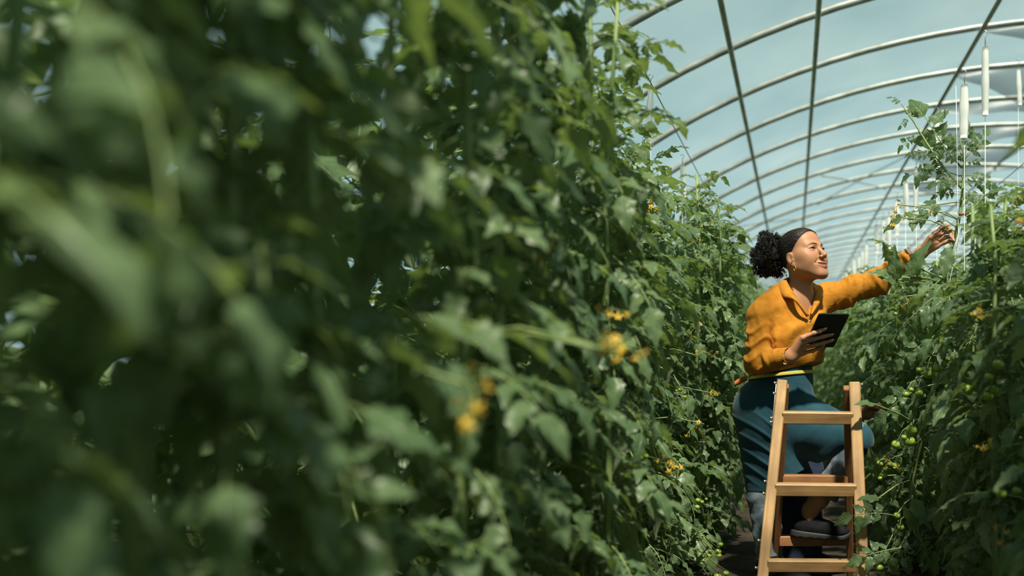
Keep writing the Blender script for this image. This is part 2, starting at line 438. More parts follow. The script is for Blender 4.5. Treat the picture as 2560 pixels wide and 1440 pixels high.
def fruit_mesh(seed, m):
    r = random.Random(seed); mb = MB(); nu, nv = 16, 10
    v = []; lob = r.choice((5, 6, 7))
    for j in range(nv + 1):
        b = PI * j / nv - PI / 2
        for i in range(nu):
            a = 2 * PI * i / nu; rr = 1 + .025 * math.cos(lob * a) * math.cos(b)
            z = math.sin(b) * .90; 
            if j > nv * .7: z -= .22 * ((j / nv - .7) / .3) ** 2
            v.append((math.cos(b) * math.cos(a) * rr, math.cos(b) * math.sin(a) * rr, z - .85))
    f = [(j * nu + i, j * nu + (i + 1) % nu, (j + 1) * nu + (i + 1) % nu, (j + 1) * nu + i) for j in range(nv) for i in range(nu)]
    mb.add(v, f); return mesh('tomato', mb.v, mb.f, [m])
def calyx_mesh():
    mb = MB()
    for k in range(5):
        a = 2 * PI * k / 5; c, s = math.cos(a), math.sin(a)
        pts = [(0, .0), (.25, .10), (.55, .10), (.85, -.05), (1.15, .12)]; w = [.10, .16, .14, .08, .01]
        v = []
        for (d, z), ww in zip(pts, w):
            v += [(c * d - s * ww, s * d + c * ww, z - .16), (c * d + s * ww, s * d - c * ww, z - .16)]
        f = [(2 * i, 2 * i + 1, 2 * i + 3, 2 * i + 2) for i in range(4)]
        mb.add(v, f)
    mb.tube([(0, 0, -.1), (.04, 0, .35)], .09, 6)
    return mesh('calyx', mb.v, mb.f, [M['calyx']])
FRUIT = [fruit_mesh(i, M['tomato']) for i in range(3)]
RIPE = fruit_mesh(9, M['ripe'])
CALYX = calyx_mesh()
def flower_mesh(seed):
    """a small hanging spray of yellow star flowers"""
    r = random.Random(seed); mb = MB()
    spine = [Vector((0, 0, 0)), Vector((.02, .0, .008)), Vector((.045, 0, .004)), Vector((.07, 0, -.012)), Vector((.09, 0, -.035))]
    mb.tube(spine, .0016, 4, 0)
    for k in range(7):
        q = spine[1 + k % 4]; d = Vector((r.uniform(-.3, .8), r.uniform(-1, 1), r.uniform(-1, .3))).normalized()
        c = q + d * r.uniform(.018, .03); mb.tube([q, c], .0011, 4, 0)
        op = r.random() < .75; L = .014 if op else .008
        x = d.orthogonal().normalized(); y = d.cross(x)
        for p in range(5):
            a = 2 * PI * p / 5; u = x * math.cos(a) + y * math.sin(a); w_ = d.cross(u)
            back = d * (-.25 if op else .9)
            v = [c, c + u * L * .45 + w_ * L * .22 + d * .002, c + (u + back).normalized() * L, c + u * L * .45 - w_ * L * .22 + d * .002]
            mb.add(v, [(0, 1, 2, 3)], 1)
        mb.tube([c, c + d * .009], [.0022, .0006], 5, 1)
    return mesh('flower_spray', mb.v, mb.f, [M['stem'], M['petal']], mb.m)
FLOWER = [flower_mesh(i) for i in range(4)]

def lim_left(y): return -.25
def right_min_px(y): return 2480 if y < 3.3 else (2290 if y < 4.1 else (2175 if y < 4.95 else 0))
def clear_of_aisle(row, tip, base):
    for f in (1.0, .75):
        q = base + (tip - base) * f
        if row == 'left':
            sx, sy = VPX + FPX * q.x / max(q.y, .1), VPY - FPX * (q.z - CAMZ) / max(q.y, .1)
            if q.x > -.60 and q.y > .6 and (abs(sx - 1070) < 55 and 480 < sy < 850 or abs(sx - 1230) < 42 and 640 < sy < 850): return False
            if q.x > (-.27 if q.y < 4.2 else -.22 if q.y < 5.3 else -.12) or (q - Vector((0, 0, 1))).length < .46: return False
        elif row == 'right':
            if q.y < 4.9:
                sx, sy = VPX + FPX * q.x / q.y, VPY - FPX * (q.z - CAMZ) / q.y
                if 2255 < sx < 2415 and 535 < sy < 665: return False
                if q.y < 4.25 and sy < 740 and sx < (2535 if q.y < 3.3 else 2425): return False
            if q.y > .1 and VPX + FPX * q.x / q.y < right_min_px(q.y): return False
            if q.x < (.27 if q.y < 5.0 else .16): return False
    return True

def stem_obj(root, pts, r0, r1, name='stem'):
    mb = MB(); K = len(pts) - 1
    mb.tube(pts, [r0 + (r1 - r0) * i / K for i in range(K + 1)], 8); return mb.build(name, M['stem'], root)

def add_leaf(root, me, loc, az, pitch, roll, sc):
    o = link('leaf', me, root, loc)
    o.rotation_euler = (Matrix.Rotation(az, 3, 'Z') @ Matrix.Rotation(pitch, 3, 'X') @ Matrix.Rotation(roll, 3, 'Y')).to_euler()
    o.scale = (sc, sc, sc); return o

def add_fruit(root, loc, r, k=0, ripe=False, ped=None):
    o = link('tomato', RIPE if ripe else FRUIT[k % 3], root, loc); o.scale = (r, r, r)
    o.rotation_euler = (.3 * math.sin(k * 7.), .3 * math.cos(k * 5.), k)
    link('calyx', CALYX, o)
    return o

def add_truss(root, start, spots, r):
    """a fruit stalk from the stem to each tomato of the bunch"""
    mb = MB(); s = Vector(start); c = sum((Vector(q) for q in spots), Vector()) / len(spots)
    kn = s.lerp(c, .55) + Vector((0, 0, .04))
    mb.tube([s, s.lerp(kn, .5) + Vector((0, 0, .015)), kn, kn.lerp(c, .6) + Vector((0, 0, .012))], [.0035, .0032, .0028, .0022], 5)
    for q in spots:
        q = Vector(q); mb.tube([kn.lerp(c, .35), kn.lerp(q, .6) + Vector((0, 0, .02)), q], .0017, 4)
    mb.build('fruit_stalk', M['stem'], root)
    for k, q in enumerate(spots): add_fruit(root, q, r * (1 - .22 * (k % 3)), k)

def plant(row, x0, y0, H, nleaf, seed, label, group=None, lean=0.0, zlow=.10):
    rng = random.Random(seed)
    root = empty('tomato_plant', (x0, y0, 0)); tag(root, label, 'plant', group)
    base = Vector((x0, y0, 0))
    pts = []; dx = dy = 0
    for i in range(9):
        t = i / 8; pts.append(Vector((dx, dy, H * t))); dx += rng.uniform(-.03, .03) + lean / 8; dy += rng.uniform(-.03, .03)
    stem_obj(root, pts, .0135, .0065)
    if nleaf > 30:
        p2 = [p + Vector((rng.uniform(-.02, .02) + .10 * math.sin(seed), .16 * math.cos(seed * 1.7) + rng.uniform(-.02, .02), 0)) * min(1, .3 + 2 * i / 8) for i, p in enumerate(pts)]
        p2 = [Vector((p.x, p.y, p.z * .95)) for p in p2]; stem_obj(root, p2, .0105, .0055)
    else: p2 = pts
    az = rng.random() * 6
    for i in range(nleaf):
        t = i / max(1, nleaf - 1); z = zlow + (H - zlow) * t ** .92
        src = pts if i % 2 == 0 else p2
        u = min(7.999, z / H * 8 if z < H else 7.999); k = int(u); loc = src[k].lerp(src[k + 1], u - k)
        for _ in range(7):
            az += 2.4 + rng.uniform(-.5, .5)
            sc = rng.uniform(.60, .98) * (1 if t < .8 else 1 - 1.9 * (t - .8))
            pitch = rng.uniform(-.55, .25) + (.75 * max(0, t - .72) / .28)
            d = Vector((-math.sin(az) * math.cos(pitch), math.cos(az) * math.cos(pitch), math.sin(pitch) - .25))
            tip = base + loc + d * .34 * sc
            if tip.z > .05 and clear_of_aisle(row, tip, base + loc):
                add_leaf(root, rng.choice(LEAF_HI), loc, az, pitch, rng.uniform(-.35, .35), sc); break
    return root, pts

# foliage of the plants too far off to tell their leaves apart: one mesh for each plant
def far_foliage(seed, H, n, wide=.42, aisle=None):
    rng = random.Random(seed); mb = MB(); az = 0
    for i in range(n):
        t = i / (n - 1); az += 2.4 + rng.uniform(-.4, .4); z = .08 + (H - .1) * t
        sc = rng.uniform(.85, 1.3) * (1 if t < .85 else .65); pitch = rng.uniform(-.6, .3) + .7 * max(0, t - .8) / .2
        Mx = Matrix.Translation((rng.uniform(-.05, .05), rng.uniform(-.16, .16), z)) @ Matrix.Rotation(az, 4, 'Z') @ Matrix.Rotation(pitch, 4, 'X') @ Matrix.Rotation(rng.uniform(-.4, .4), 4, 'Y') @ Matrix.Scale(sc, 4)
        src = rng.choice(LEAF_LO_MB); o = len(mb.v)
        mb.v += xform(src.v, Mx); mb.f += [tuple(a + o for a in f) for f in src.f]; mb.m += src.m; mb.uv += src.uv
    return to_mesh('foliage', mb)
FAR = [far_foliage(50 + i, 1.72 + .05 * (i % 4), 62) for i in range(6)]
fs = MB(); fs.tube([(0, 0, 0), (.02, .01, .9), (0, -.01, 1.7)], .009, 6)
FAR_STEM = mesh('stem', fs.v, fs.f, M['stem'])
def far_plant(x, y, k, label, group, sc=1.0):
    e = empty('tomato_plant', (x, y, 0)); tag(e, label, 'plant', group); e.rotation_euler = (0, 0, (k * 2.1) % 6.28); e.scale = (sc, sc, sc)
    f = link('foliage', FAR[k % 6], e); f['kind'] = 'stuff'
    link('stem', FAR_STEM, e)

def nth(k):
    k += 1; return f'{k}{"th" if 10 <= k % 100 <= 20 else {1: "st", 2: "nd", 3: "rd"}.get(k % 10, "th")}'
rg = random.Random(77)
# left row, from beside the camera to past the woman
LEFT = []
y = .30; k = 0
while y < 9.2:
    H = (2.6 if y < 1.5 else 2.42 if y < 2.7 else 1.97 if y < 4.1 else 1.82) + rg.uniform(-.08, .14)
    lab = f'{"strongly blurred " if y < 1.7 else "softly blurred " if y < 3.4 else ""}tomato plant, {nth(k)} from the camera in the left row'
    r_, p_ = plant('left', ROWS['left'] + (.08 if y > 4.9 else 0) + rg.uniform(-.05, .05), y, H, 132 if y < 2.7 else 116 if y < 6 else 84, 1000 + k, lab, 'left row tomato plants')
    LEFT.append((r_, p_)); y += .40 + rg.uniform(-.03, .03); k += 1
NL = k
y += .1; k = 0
while y < 36:
    far_plant(ROWS['left'] + .14 + rg.uniform(-.06, .06), y, k, 'distant tomato plant towards the far end of the left row', 'distant left row plants', rg.uniform(.92, 1.08)); y += .42 if y < 16 else .62; k += 1
# right row
RIGHT = []
y = 2.05; k = 0
while y < 9.2:
    H = 1.95 + rg.uniform(-.1, .15)
    if 2.85 < y < 4.9: H = 1.55
    if y > 4.9: H = 1.52 + rg.uniform(-.06, .10)
    lab = f'{"blurred " if y < 3.4 else ""}tomato plant, {nth(k)} from the camera in the right row' + (', beside the wooden ladder' if abs(y - 4.5) < .2 else '')
    r_, p_ = plant('right', ROWS['right'] - (.06 if y > 4.9 else 0) + rg.uniform(-.05, .05), y, H, 104 if y > 2.6 else 70, 2000 + k, lab, 'right row tomato plants')
    RIGHT.append((r_, p_)); y += .40 + rg.uniform(-.03, .03); k += 1
y += .1; k = 0
while y < 36:
    far_plant(ROWS['right'] - .16 + rg.uniform(-.06, .06), y, k + 3, 'distant tomato plant towards the far end of the right row', 'distant right row plants', rg.uniform(.84, .94)); y += .42 if y < 16 else .62; k += 1
# unseen plants added near the camera to keep the lower left shaded
for (x, y0, y1, nm) in ((ROWS['right'] + .02, -1.7, 1.9, 'right'), (ROWS['left'] - .05, -1.7, .2, 'left')):
    y = y0; k = 1
    while y < y1: far_plant(x + rg.uniform(-.05, .05), y, k, f'unseen tomato plant added for shade to the {nm} row beside and behind the camera', f'{nm} row plants outside the view', rg.uniform(1.0, 1.15)); y += .42; k += 1
for (x, y0, y1, st, nm) in ((-1.42, .0, 14, .42, 'second row to the left'), (-1.98, .4, 9, .6, 'outermost left row'), (1.40, 3.2, 20, .5, 'second row to the right'), (2.4, 5.0, 22, .8, 'third row to the right')):  # rows further out, seen through the gaps
    y = y0; k = 1
    while y < y1:
        far_plant(x + rg.uniform(-.08, .08), y, k, f'tomato plant half hidden in the {nm}', f'plants of the {nm}', (rg.uniform(1.16, 1.28) if -1.9 < x < 0 else rg.uniform(.95, 1.1)) if x > -1.9 else .82); y += st; k += 1
# ------------------------------------------------------------------ smooth solids (for bodies and cloth)
def A3(v): return np.array(v, dtype=np.float64)
def cap(p, a, b, ra, rb=None):
    rb = ra if rb is None else rb
    a = A3(a); b = A3(b); ab = b - a
    t = np.clip(((p - a) @ ab) / max(ab @ ab, 1e-12), 0, 1)
    return np.linalg.norm(p - a - t[:, None] * ab, axis=1) - (ra + (rb - ra) * t)
def ell(p, c, r, R=None):
    q = p - A3(c)
    if R is not None: q = q @ R          # columns of R are the local axes
    r = A3(r); k0 = np.linalg.norm(q / r, axis=1); k1 = np.linalg.norm(q / (r * r), axis=1) + 1e-9
    return k0 * (k0 - 1) / k1
def smin(a, b, k):
    h = np.maximum(k - np.abs(a - b), 0) / k
    return np.minimum(a, b) - h * h * k * .25
def smax(a, b, k): return -smin(-a, -b, k)
def chain(p, pts, rad, k=.01):
    d = None
    for i in range(len(pts) - 1):
        e = cap(p, pts[i], pts[i + 1], rad[i], rad[i + 1]); d = e if d is None else smin(d, e, k)
    return d
def halfspace(p, c, n_):
    n_ = A3(n_); n_ = n_ / np.linalg.norm(n_); return (p - A3(c)) @ n_
def frame(fwd, up=(0, 0, 1)):
    """columns: right, forward, up of someone facing fwd"""
    f = A3(fwd); f /= np.linalg.norm(f); u = A3(up); u = u - f * (u @ f); u /= np.linalg.norm(u)
    return np.stack([np.cross(f, u), f, u], axis=1)

def surf(f, lo, hi, h, proj=1):
    """mesh of the zero level of f (surface nets, refined near the surface, then projected)"""
    lo = A3(lo); hi = A3(hi); s = 4
    nc = np.ceil((hi - lo) / (h * s)).astype(int); nf = nc * s + 1
    ax = [lo[i] + np.arange(nc[i] + 1) * h * s for i in range(3)]
    g = np.stack(np.meshgrid(*ax, indexing='ij'), -1).reshape(-1, 3)
    dc = f(g).reshape(nc + 1)
    near = np.zeros(nc, bool)
    for a in (0, 1):
        for b in (0, 1):
            for c in (0, 1):
                near |= np.abs(dc[a:nc[0] + a, b:nc[1] + b, c:nc[2] + c]) < h * s * 1.2
    D = np.where(dc > 0, 1.0, -1.0)
    for i in range(3): D = np.repeat(D, s, axis=i)
    D = D[:nf[0], :nf[1], :nf[2]].astype(np.float32)
    rep = near
    for i in range(3): rep = np.repeat(rep, s, axis=i)
    m = np.zeros(nf, bool)
    for a in (0, 1):
        for b in (0, 1):
            for c in (0, 1): m[a:nf[0] - 1 + a, b:nf[1] - 1 + b, c:nf[2] - 1 + c] |= rep
    idx = np.argwhere(m)
    D[m] = np.concatenate([f(lo + q * h) for q in np.array_split(idx, max(1, len(idx) // 300000))])
    sg = D < 0
    n0, n1, n2 = nf - 1
    cs = np.zeros((n0, n1, n2), np.int8)
    for a in (0, 1):
        for b in (0, 1):
            for c in (0, 1): cs += sg[a:n0 + a, b:n1 + b, c:n2 + c]
    act = (cs > 0) & (cs < 8); ci = np.argwhere(act); num = -np.ones(act.shape, np.int64); num[act] = np.arange(len(ci))
    acc = np.zeros((len(ci), 3)); cn = np.zeros(len(ci))
    corners = [(a, b, c) for a in (0, 1) for b in (0, 1) for c in (0, 1)]
    for p in corners:
        for axis in range(3):
            if p[axis]: continue
            q = list(p); q[axis] = 1
            d0 = D[ci[:, 0] + p[0], ci[:, 1] + p[1], ci[:, 2] + p[2]]; d1 = D[ci[:, 0] + q[0], ci[:, 1] + q[1], ci[:, 2] + q[2]]
            x = (d0 < 0) != (d1 < 0)
            t = np.where(x, d0 / np.where(x, d0 - d1, 1), 0)
            pt = np.tile(A3(p), (len(ci), 1)); pt[:, axis] += t
            acc += pt * x[:, None]; cn += x
    V = lo + (ci + acc / np.maximum(cn, 1)[:, None]) * h
    F = []
    for axis in range(3):
        o1, o2 = (axis + 1) % 3, (axis + 2) % 3
        sl0 = [slice(None)] * 3; sl1 = [slice(None)] * 3; sl0[axis] = slice(0, -1); sl1[axis] = slice(1, None)
        s0, s1 = sg[tuple(sl0)], sg[tuple(sl1)]
        e = np.argwhere(s0 != s1)
        ok = (e[:, o1] > 0) & (e[:, o2] > 0) & (e[:, o1] < nf[o1] - 1) & (e[:, o2] < nf[o2] - 1); e = e[ok]
        ins = s0[e[:, 0], e[:, 1], e[:, 2]]
        q = []
        for (a, b) in ((0, 0), (-1, 0), (-1, -1), (0, -1)):
            c = e.copy(); c[:, o1] += a; c[:, o2] += b; q.append(num[c[:, 0], c[:, 1], c[:, 2]])
        q = np.stack(q, 1); q[~ins] = q[~ins][:, ::-1]; F.append(q)
    F = np.concatenate(F); F = F[(F >= 0).all(1)]
    for _ in range(proj):
        d = f(V); e = h * .25; gr = np.zeros_like(V)
        for i in range(3):
            w_ = np.zeros(3); w_[i] = e; gr[:, i] = (f(V + w_) - f(V - w_)) / (2 * e)
        g2 = np.maximum((gr * gr).sum(1), .2); st = -(d / g2)[:, None] * gr
        ln = np.linalg.norm(st, axis=1, keepdims=True); V = V + st * np.minimum(1, h * .6 / np.maximum(ln, 1e-9))
    return V, F

def np_mesh(name, V, F, mats, col=None):
    me = bpy.data.meshes.new(name)
    me.vertices.add(len(V)); me.vertices.foreach_set('co', np.asarray(V, np.float32).ravel())
    me.loops.add(len(F) * 4); me.loops.foreach_set('vertex_index', np.asarray(F, np.int32).ravel())
    me.polygons.add(len(F)); me.polygons.foreach_set('loop_start', np.arange(len(F), dtype=np.int32) * 4)
    me.polygons.foreach_set('use_smooth', np.ones(len(F), bool))
    me.update(calc_edges=True); me.validate()
    for m in (mats if isinstance(mats, (list, tuple)) else [mats]): me.materials.append(m)
    if col is not None:
        c = me.color_attributes.new('Col', 'FLOAT_COLOR', 'POINT')
        c.data.foreach_set('color', np.concatenate([col, np.ones((len(col), 1))], 1).astype(np.float32).ravel())
    return me

def solid(name, f, lo, hi, h, mats, parent, root, col=None, proj=1):
    V, F = surf(f, lo, hi, h, proj)
    c = col(V) if col else None
    return link(name, np_mesh(name, V - A3(root), F, mats, c), parent)

def waves(p, seed, scale, n=5):
    """soft irregular ripples"""
    r = np.random.RandomState(seed); s = 0
    for i in range(n):
        k = r.normal(size=3); k /= np.linalg.norm(k); s = s + np.sin(p @ (k * scale * (.7 + .25 * i)) + r.uniform(0, 6)) / (1 + .3 * i)
    return s / n
def ridge(x, pw=2.0): return (.5 + .5 * np.cos(x)) ** pw

# ------------------------------------------------------------------ materials of people and things
def fabric(name, c1, c2, weave=900, rough=.85, bump=.25, sheen=.2, scale=18, fine=.0008, wr=0):
    m = mat(name, c1, rough, .15); noise_mix(m, c1, c2, scale, 6)
    n, l, b, o = nodes(m)
    b.inputs['Sheen Weight'].default_value = sheen
    t = n.new('ShaderNodeTexCoord'); nz = n.new('ShaderNodeTexNoise'); nz.inputs['Scale'].default_value = weave; nz.inputs['Detail'].default_value = 2
    l.new(t.outputs['Object'], nz.inputs['Vector'])
    bp = n.new('ShaderNodeBump'); bp.inputs['Strength'].default_value = bump; bp.inputs['Distance'].default_value = fine
    l.new(nz.outputs[0], bp.inputs['Height'])
    if wr:
        n2 = n.new('ShaderNodeTexNoise'); n2.inputs['Scale'].default_value = wr; n2.inputs['Detail'].default_value = 5; n2.inputs['Distortion'].default_value = .8
        l.new(t.outputs['Object'], n2.inputs['Vector'])
        b2 = n.new('ShaderNodeBump'); b2.inputs['Strength'].default_value = .55; b2.inputs['Distance'].default_value = .010
        l.new(n2.outputs[0], b2.inputs['Height']); l.new(bp.outputs[0], b2.inputs['Normal']); l.new(b2.outputs[0], b.inputs['Normal'])
    else: l.new(bp.outputs[0], b.inputs['Normal'])
    return m
M['shirt'] = fabric('mustard_cotton', (.37, .142, .012), (.47, .195, .020), 700, .85, .3, .05, 26, wr=16)
M['apron'] = fabric('teal_canvas', (.010, .048, .072), (.018, .068, .096), 900, .8, .3, .1, 12, wr=5)
M['jeans'] = fabric('washed_blue_denim', (.055, .08, .11), (.16, .205, .25), 600, .85, .5, .05, 16, wr=20)
M['darkjeans'] = fabric('dark_blue_denim', (.012, .022, .045), (.025, .04, .075), 600, .85, .4, .05, 16)
M['tie'] = mat('yellow_apron_tape', (.55, .45, .10), .7)
M['tab'] = fabric('orange_fabric_tab', (.45, .14, .03), (.52, .18, .04), 600)
M['shoe'] = fabric('black_knit', (.004, .005, .007), (.008, .009, .012), 500, .8, .5, .0, 40)
M['sole'] = mat('dark_grey_rubber', (.028, .029, .031), .6)
M['hair'] = mat('black_hair', (.010, .007, .006), .5, .4)
M['lash'] = mat('black_lash', (.012, .008, .006), .7)
M['eyew'] = mat('eye_white', (.62, .58, .55), .15)
M['iris'] = mat('dark_brown_iris', (.03, .014, .008), .1)
M['teeth'] = mat('teeth', (.82, .79, .72), .2)
M['nail'] = mat('pale_nail', (.62, .40, .33), .2)
M['gold'] = mat('gold', (.75, .5, .18), .25, metal=1)
M['button'] = mat('pearl_button', (.75, .70, .60), .3)
M['bracelet'] = mat('brown_leather', (.10, .035, .02), .5)
M['thread'] = mat('pale_thread', (.75, .55, .38), .7)
m = mat('skin', (.4, .2, .1), .52, .35); n, l, b, o = nodes(m)
at_ = n.new('ShaderNodeVertexColor'); at_.layer_name = 'Col'; l.new(at_.outputs[0], b.inputs['Base Color'])
b.inputs['Subsurface Weight'].default_value = .12; b.inputs['Subsurface Radius'].default_value = (.012, .005, .003); b.inputs['Subsurface Scale'].default_value = .5
M['skin'] = m
SKIN = A3((.40, .195, .105)); SKIN2 = A3((.22, .105, .06)); PALM = A3((.55, .27, .18)); LIP = A3((.33, .085, .065))
wood = mat('oiled_wood', (.3, .15, .06), .5, .35); n, l, b, o = nodes(wood)
def wood_mat(name, c1, c2):
    m = mat(name, c1, .48, .35); n, l, b, o = nodes(m)
    t = n.new('ShaderNodeTexCoord'); mp = n.new('ShaderNodeMapping'); mp.inputs['Scale'].default_value = (1, 1, 1)
    uvn = n.new('ShaderNodeUVMap'); uvn.uv_map = 'UVMap'
    nz = n.new('ShaderNodeTexNoise'); nz.inputs['Scale'].default_value = 1.0; nz.inputs['Detail'].default_value = 7; nz.inputs['Roughness'].default_value = .65; nz.inputs['Distortion'].default_value = .6
    l.new(uvn.outputs[0], mp.inputs[0]); mp.inputs['Scale'].default_value = (3, 60, 1); l.new(mp.outputs[0], nz.inputs['Vector'])
    r = n.new('ShaderNodeValToRGB'); r.color_ramp.elements[0].position = .3; r.color_ramp.elements[1].position = .7
    r.color_ramp.elements[0].color = (*c1, 1); r.color_ramp.elements[1].color = (*c2, 1); l.new(nz.outputs[0], r.inputs[0])
    n2 = n.new('ShaderNodeTexNoise'); n2.inputs['Scale'].default_value = 9; n2.inputs['Detail'].default_value = 3; l.new(t.outputs['Object'], n2.inputs['Vector'])
    r2 = n.new('ShaderNodeMapRange'); r2.inputs[1].default_value = .3; r2.inputs[2].default_value = .7; r2.inputs[3].default_value = .72; r2.inputs[4].default_value = 1.12; l.new(n2.outputs[0], r2.inputs[0])
    # small dark knots
    vo = n.new('ShaderNodeTexVoronoi'); vo.inputs['Scale'].default_value = 7; l.new(t.outputs['Object'], vo.inputs['Vector'])
    r3 = n.new('ShaderNodeMapRange'); r3.inputs[1].default_value = .03; r3.inputs[2].default_value = .10; r3.inputs[3].default_value = .45; r3.inputs[4].default_value = 1; l.new(vo.outputs['Distance'], r3.inputs[0])
    mu = n.new('ShaderNodeMath'); mu.operation = 'MULTIPLY'; l.new(r2.outputs[0], mu.inputs[0]); l.new(r3.outputs[0], mu.inputs[1])
    mx = n.new('ShaderNodeVectorMath'); mx.operation = 'SCALE'; l.new(r.outputs[0], mx.inputs[0]); l.new(mu.outputs[0], mx.inputs['Scale'])
    l.new(mx.outputs[0], b.inputs['Base Color'])
    bp = n.new('ShaderNodeBump'); bp.inputs['Strength'].default_value = .25; bp.inputs['Distance'].default_value = .001
    l.new(nz.outputs[0], bp.inputs['Height']); l.new(bp.outputs[0], b.inputs['Normal'])
    return m
M['wood'] = wood_mat('oiled_wood', (.27, .145, .058), (.45, .285, .125))
M['wood_dark'] = wood_mat('reddish_wood', (.20, .085, .036), (.34, .165, .07))
M['bolt'] = mat('zinc_bolt', (.6, .61, .62), .3, metal=.9)

# ------------------------------------------------------------------ ladder
lad = empty('step_ladder', (.09, 4.35, 0)); tag(lad, 'wooden double step ladder standing in the aisle in front of the woman', 'ladder')
LR = A3(lad.location)
def lbeam(name, a, b, w, h, up, m, bev=.004):
    mb = MB(); mb.beam(a, b, w, h, up, 0, bev)
    L = (Vector(b) - Vector(a)).length; t = (Vector(b) - Vector(a)).normalized(); x = t.cross(Vector(up)).normalized(); y = x.cross(t)
    k = (abs(a[0]) * 31 + abs(a[2]) * 17) % 7
    mb.uv = [((Vector(v) - Vector(a)).dot(t) + k, (Vector(v) - Vector(a)).dot(x) + .7 * (Vector(v) - Vector(a)).dot(y) + k) for v in mb.v]
    return mb.build(name, m, lad, rel=LR, smooth=False)
# near frame
LT, RT = P(1956, 952, 4.36), P(2136, 957, 4.38)
def rail_at(top, bot, py):     # the point of a rail line at a pixel row
    best = None
    for i in range(2001):
        q = top.lerp(bot, i / 2000); y_ = VPY - FPX * (q.z - CAMZ) / q.y
        if best is None or abs(y_ - py) < best[0]: best = (abs(y_ - py), q)
    return best[1]
LB = Vector((-.134, 4.02, .0)); RB = Vector((.268, 4.06, .0))
fdir = Vector((0.06, -1, -.3)).normalized()
lbeam('rail', LB, LT, .042, .030, (0, -1, .35), M['wood'])
lbeam('rail', RB, RT, .045, .030, (0, -1, .35), M['wood'])
for py, hh in ((1043, .050), (1223, .050), (1412, .048)):
    a = rail_at(LT, LB, py); b_ = rail_at(RT, RB, py + 2)
    a = a + Vector((.012, -.006 if py > 1300 else 0, 0)); b_ = b_ - Vector((.012, 0, 0))
    o_ = lbeam('step', a, b_, .028, hh, (0, -.25, 1), M['wood'])
# far frame, hinged to the near one at the top
LT2 = LT + Vector((.012, .045, -.02)); RT2 = RT + Vector((-.028, .045, -.02))
LB2 = Vector((-.085, 4.80, 0)); RB2 = Vector((.252, 4.84, 0))
lbeam('rail', LB2, LT2, .030, .040, (0, 1, .35), M['wood_dark'])
lbeam('rail', RB2, RT2, .030, .040, (0, 1, .35), M['wood_dark'])
STEPZ = []
for z in (.195, .474):
    t = z / LT2.z; a = LB2.lerp(LT2, t); b_ = RB2.lerp(RT2, t); STEPZ.append((a, b_))
    lbeam('step', a + Vector((.008, 0, 0)), b_ - Vector((.008, 0, 0)), .062, .045, (0, 0, 1), M['wood_dark'])
# hinge plates and bolts
for top, bot, sx in ((LT, LB, -1), (RT, RB, 1)):
    mb = MB(); off = Vector((sx * .0235, .008, 0))
    a = rail_at(top, bot, 960) + off; b_ = rail_at(top, bot, 1060 if sx < 0 else 975) + off
    mb.beam(a, b_, .020, .003, (sx, 0, 0), 0, .0008); mb.build('hinge_plate', M['bolt'], lad, rel=LR)
bolts = [(LT, LB, py, -1) for py in (958, 984, 1046, 1056, 1204, 1234, 1352, 1420)] + [(RT, RB, py, 1) for py in (962,)]
for top, bot, py, sx in bolts:
    q = rail_at(top, bot, py) + Vector((sx * .019, 0, 0)); mb = MB()
    mb.tube([q, q + Vector((sx * .010, -.001, .001)), q + Vector((sx * .0101, -.001, .001)), q + Vector((sx * .014, 0, 0))], [.0055, .0052, .0075, .004], 8)
    mb.build('bolt', M['bolt'], lad, rel=LR)

# ------------------------------------------------------------------ tablet
def rounded_plate(w, h, t, r, k=5):
    pts = []
    for cx, cy, a0 in ((w/2-r, h/2-r, 0), (-w/2+r, h/2-r, PI/2), (-w/2+r, -h/2+r, PI), (w/2-r, -h/2+r, 1.5*PI)):
        for i in range(k + 1): a = a0 + PI/2*i/k; pts.append((cx + r*math.cos(a), cy + r*math.sin(a)))
    return pts
def plate_mb(w, h, t, r, ch=.0015):
    mb = MB(); v = []; n0 = len(rounded_plate(w, h, t, r))
    for (z, s) in ((-t/2, ch), (-t/2 + ch, 0), (t/2 - ch, 0), (t/2, ch)):
        v += [(x, y, z) for x, y in rounded_plate(w - 2*s, h - 2*s, t, r - s)]
    f = [(j*n0+i, j*n0+(i+1) % n0, (j+1)*n0+(i+1) % n0, (j+1)*n0+i) for j in range(3) for i in range(n0)]
    f += [tuple(range(n0))[::-1], tuple(3*n0+i for i in range(n0))]; mb.add(v, f); return mb
TL, TR_, BLc = P(2048, 783, 4.42), P(2124, 784, 4.495), P(2009, 868, 4.53)
tx = (TR_ - TL).normalized(); ty_ = (TL - BLc); th = ty_.length; ty_.normalize()
tz = tx.cross(ty_).normalized(); ty_ = tz.cross(tx).normalized()      # tz faces the camera: the back of the tablet
tabm = mat('matt_black_case', (.010, .010, .012), .42, .4); scr = mat('dark_glass_screen', (.02, .025, .03), .08, .5)
tw_ = (TR_ - TL).length
TABC = (TL + TR_ + BLc + (BLc + TR_ - TL)) / 4
tab = plate_mb(tw_, th * .99, .0085, .009).build('tablet', tabm, smooth=False)
MT = Matrix((tx, ty_, tz)).transposed().to_4x4(); MT.translation = TABC; tab.matrix_world = MT
TABM = MT.copy()
def tabY(px, py, off=0.0):
    """depth of the tablet's back where a pixel shows it, 'off' in front of it"""
    dr = Vector(((px - VPX) / FPX, 1, -(py - VPY) / FPX)); c = TABC + tz * (.00425 + off)
    return (c - Vector((0, 0, CAMZ))).dot(tz) / dr.dot(tz)
tag(tab, 'black tablet held in the woman\'s hand with its back to the camera', 'tablet')
sm_ = plate_mb(tw_ * .94, th * .93, .001, .005, .0003); so = sm_.build('screen', scr, tab); so.location = (0, 0, -.0045)
cm = MB(); cm.tube([(0, 0, 0), (0, 0, .0012)], .0045, 12); co = cm.build('camera_lens', scr, tab); co.location = (tw_/2 - .014, th/2 - .014, .0042)
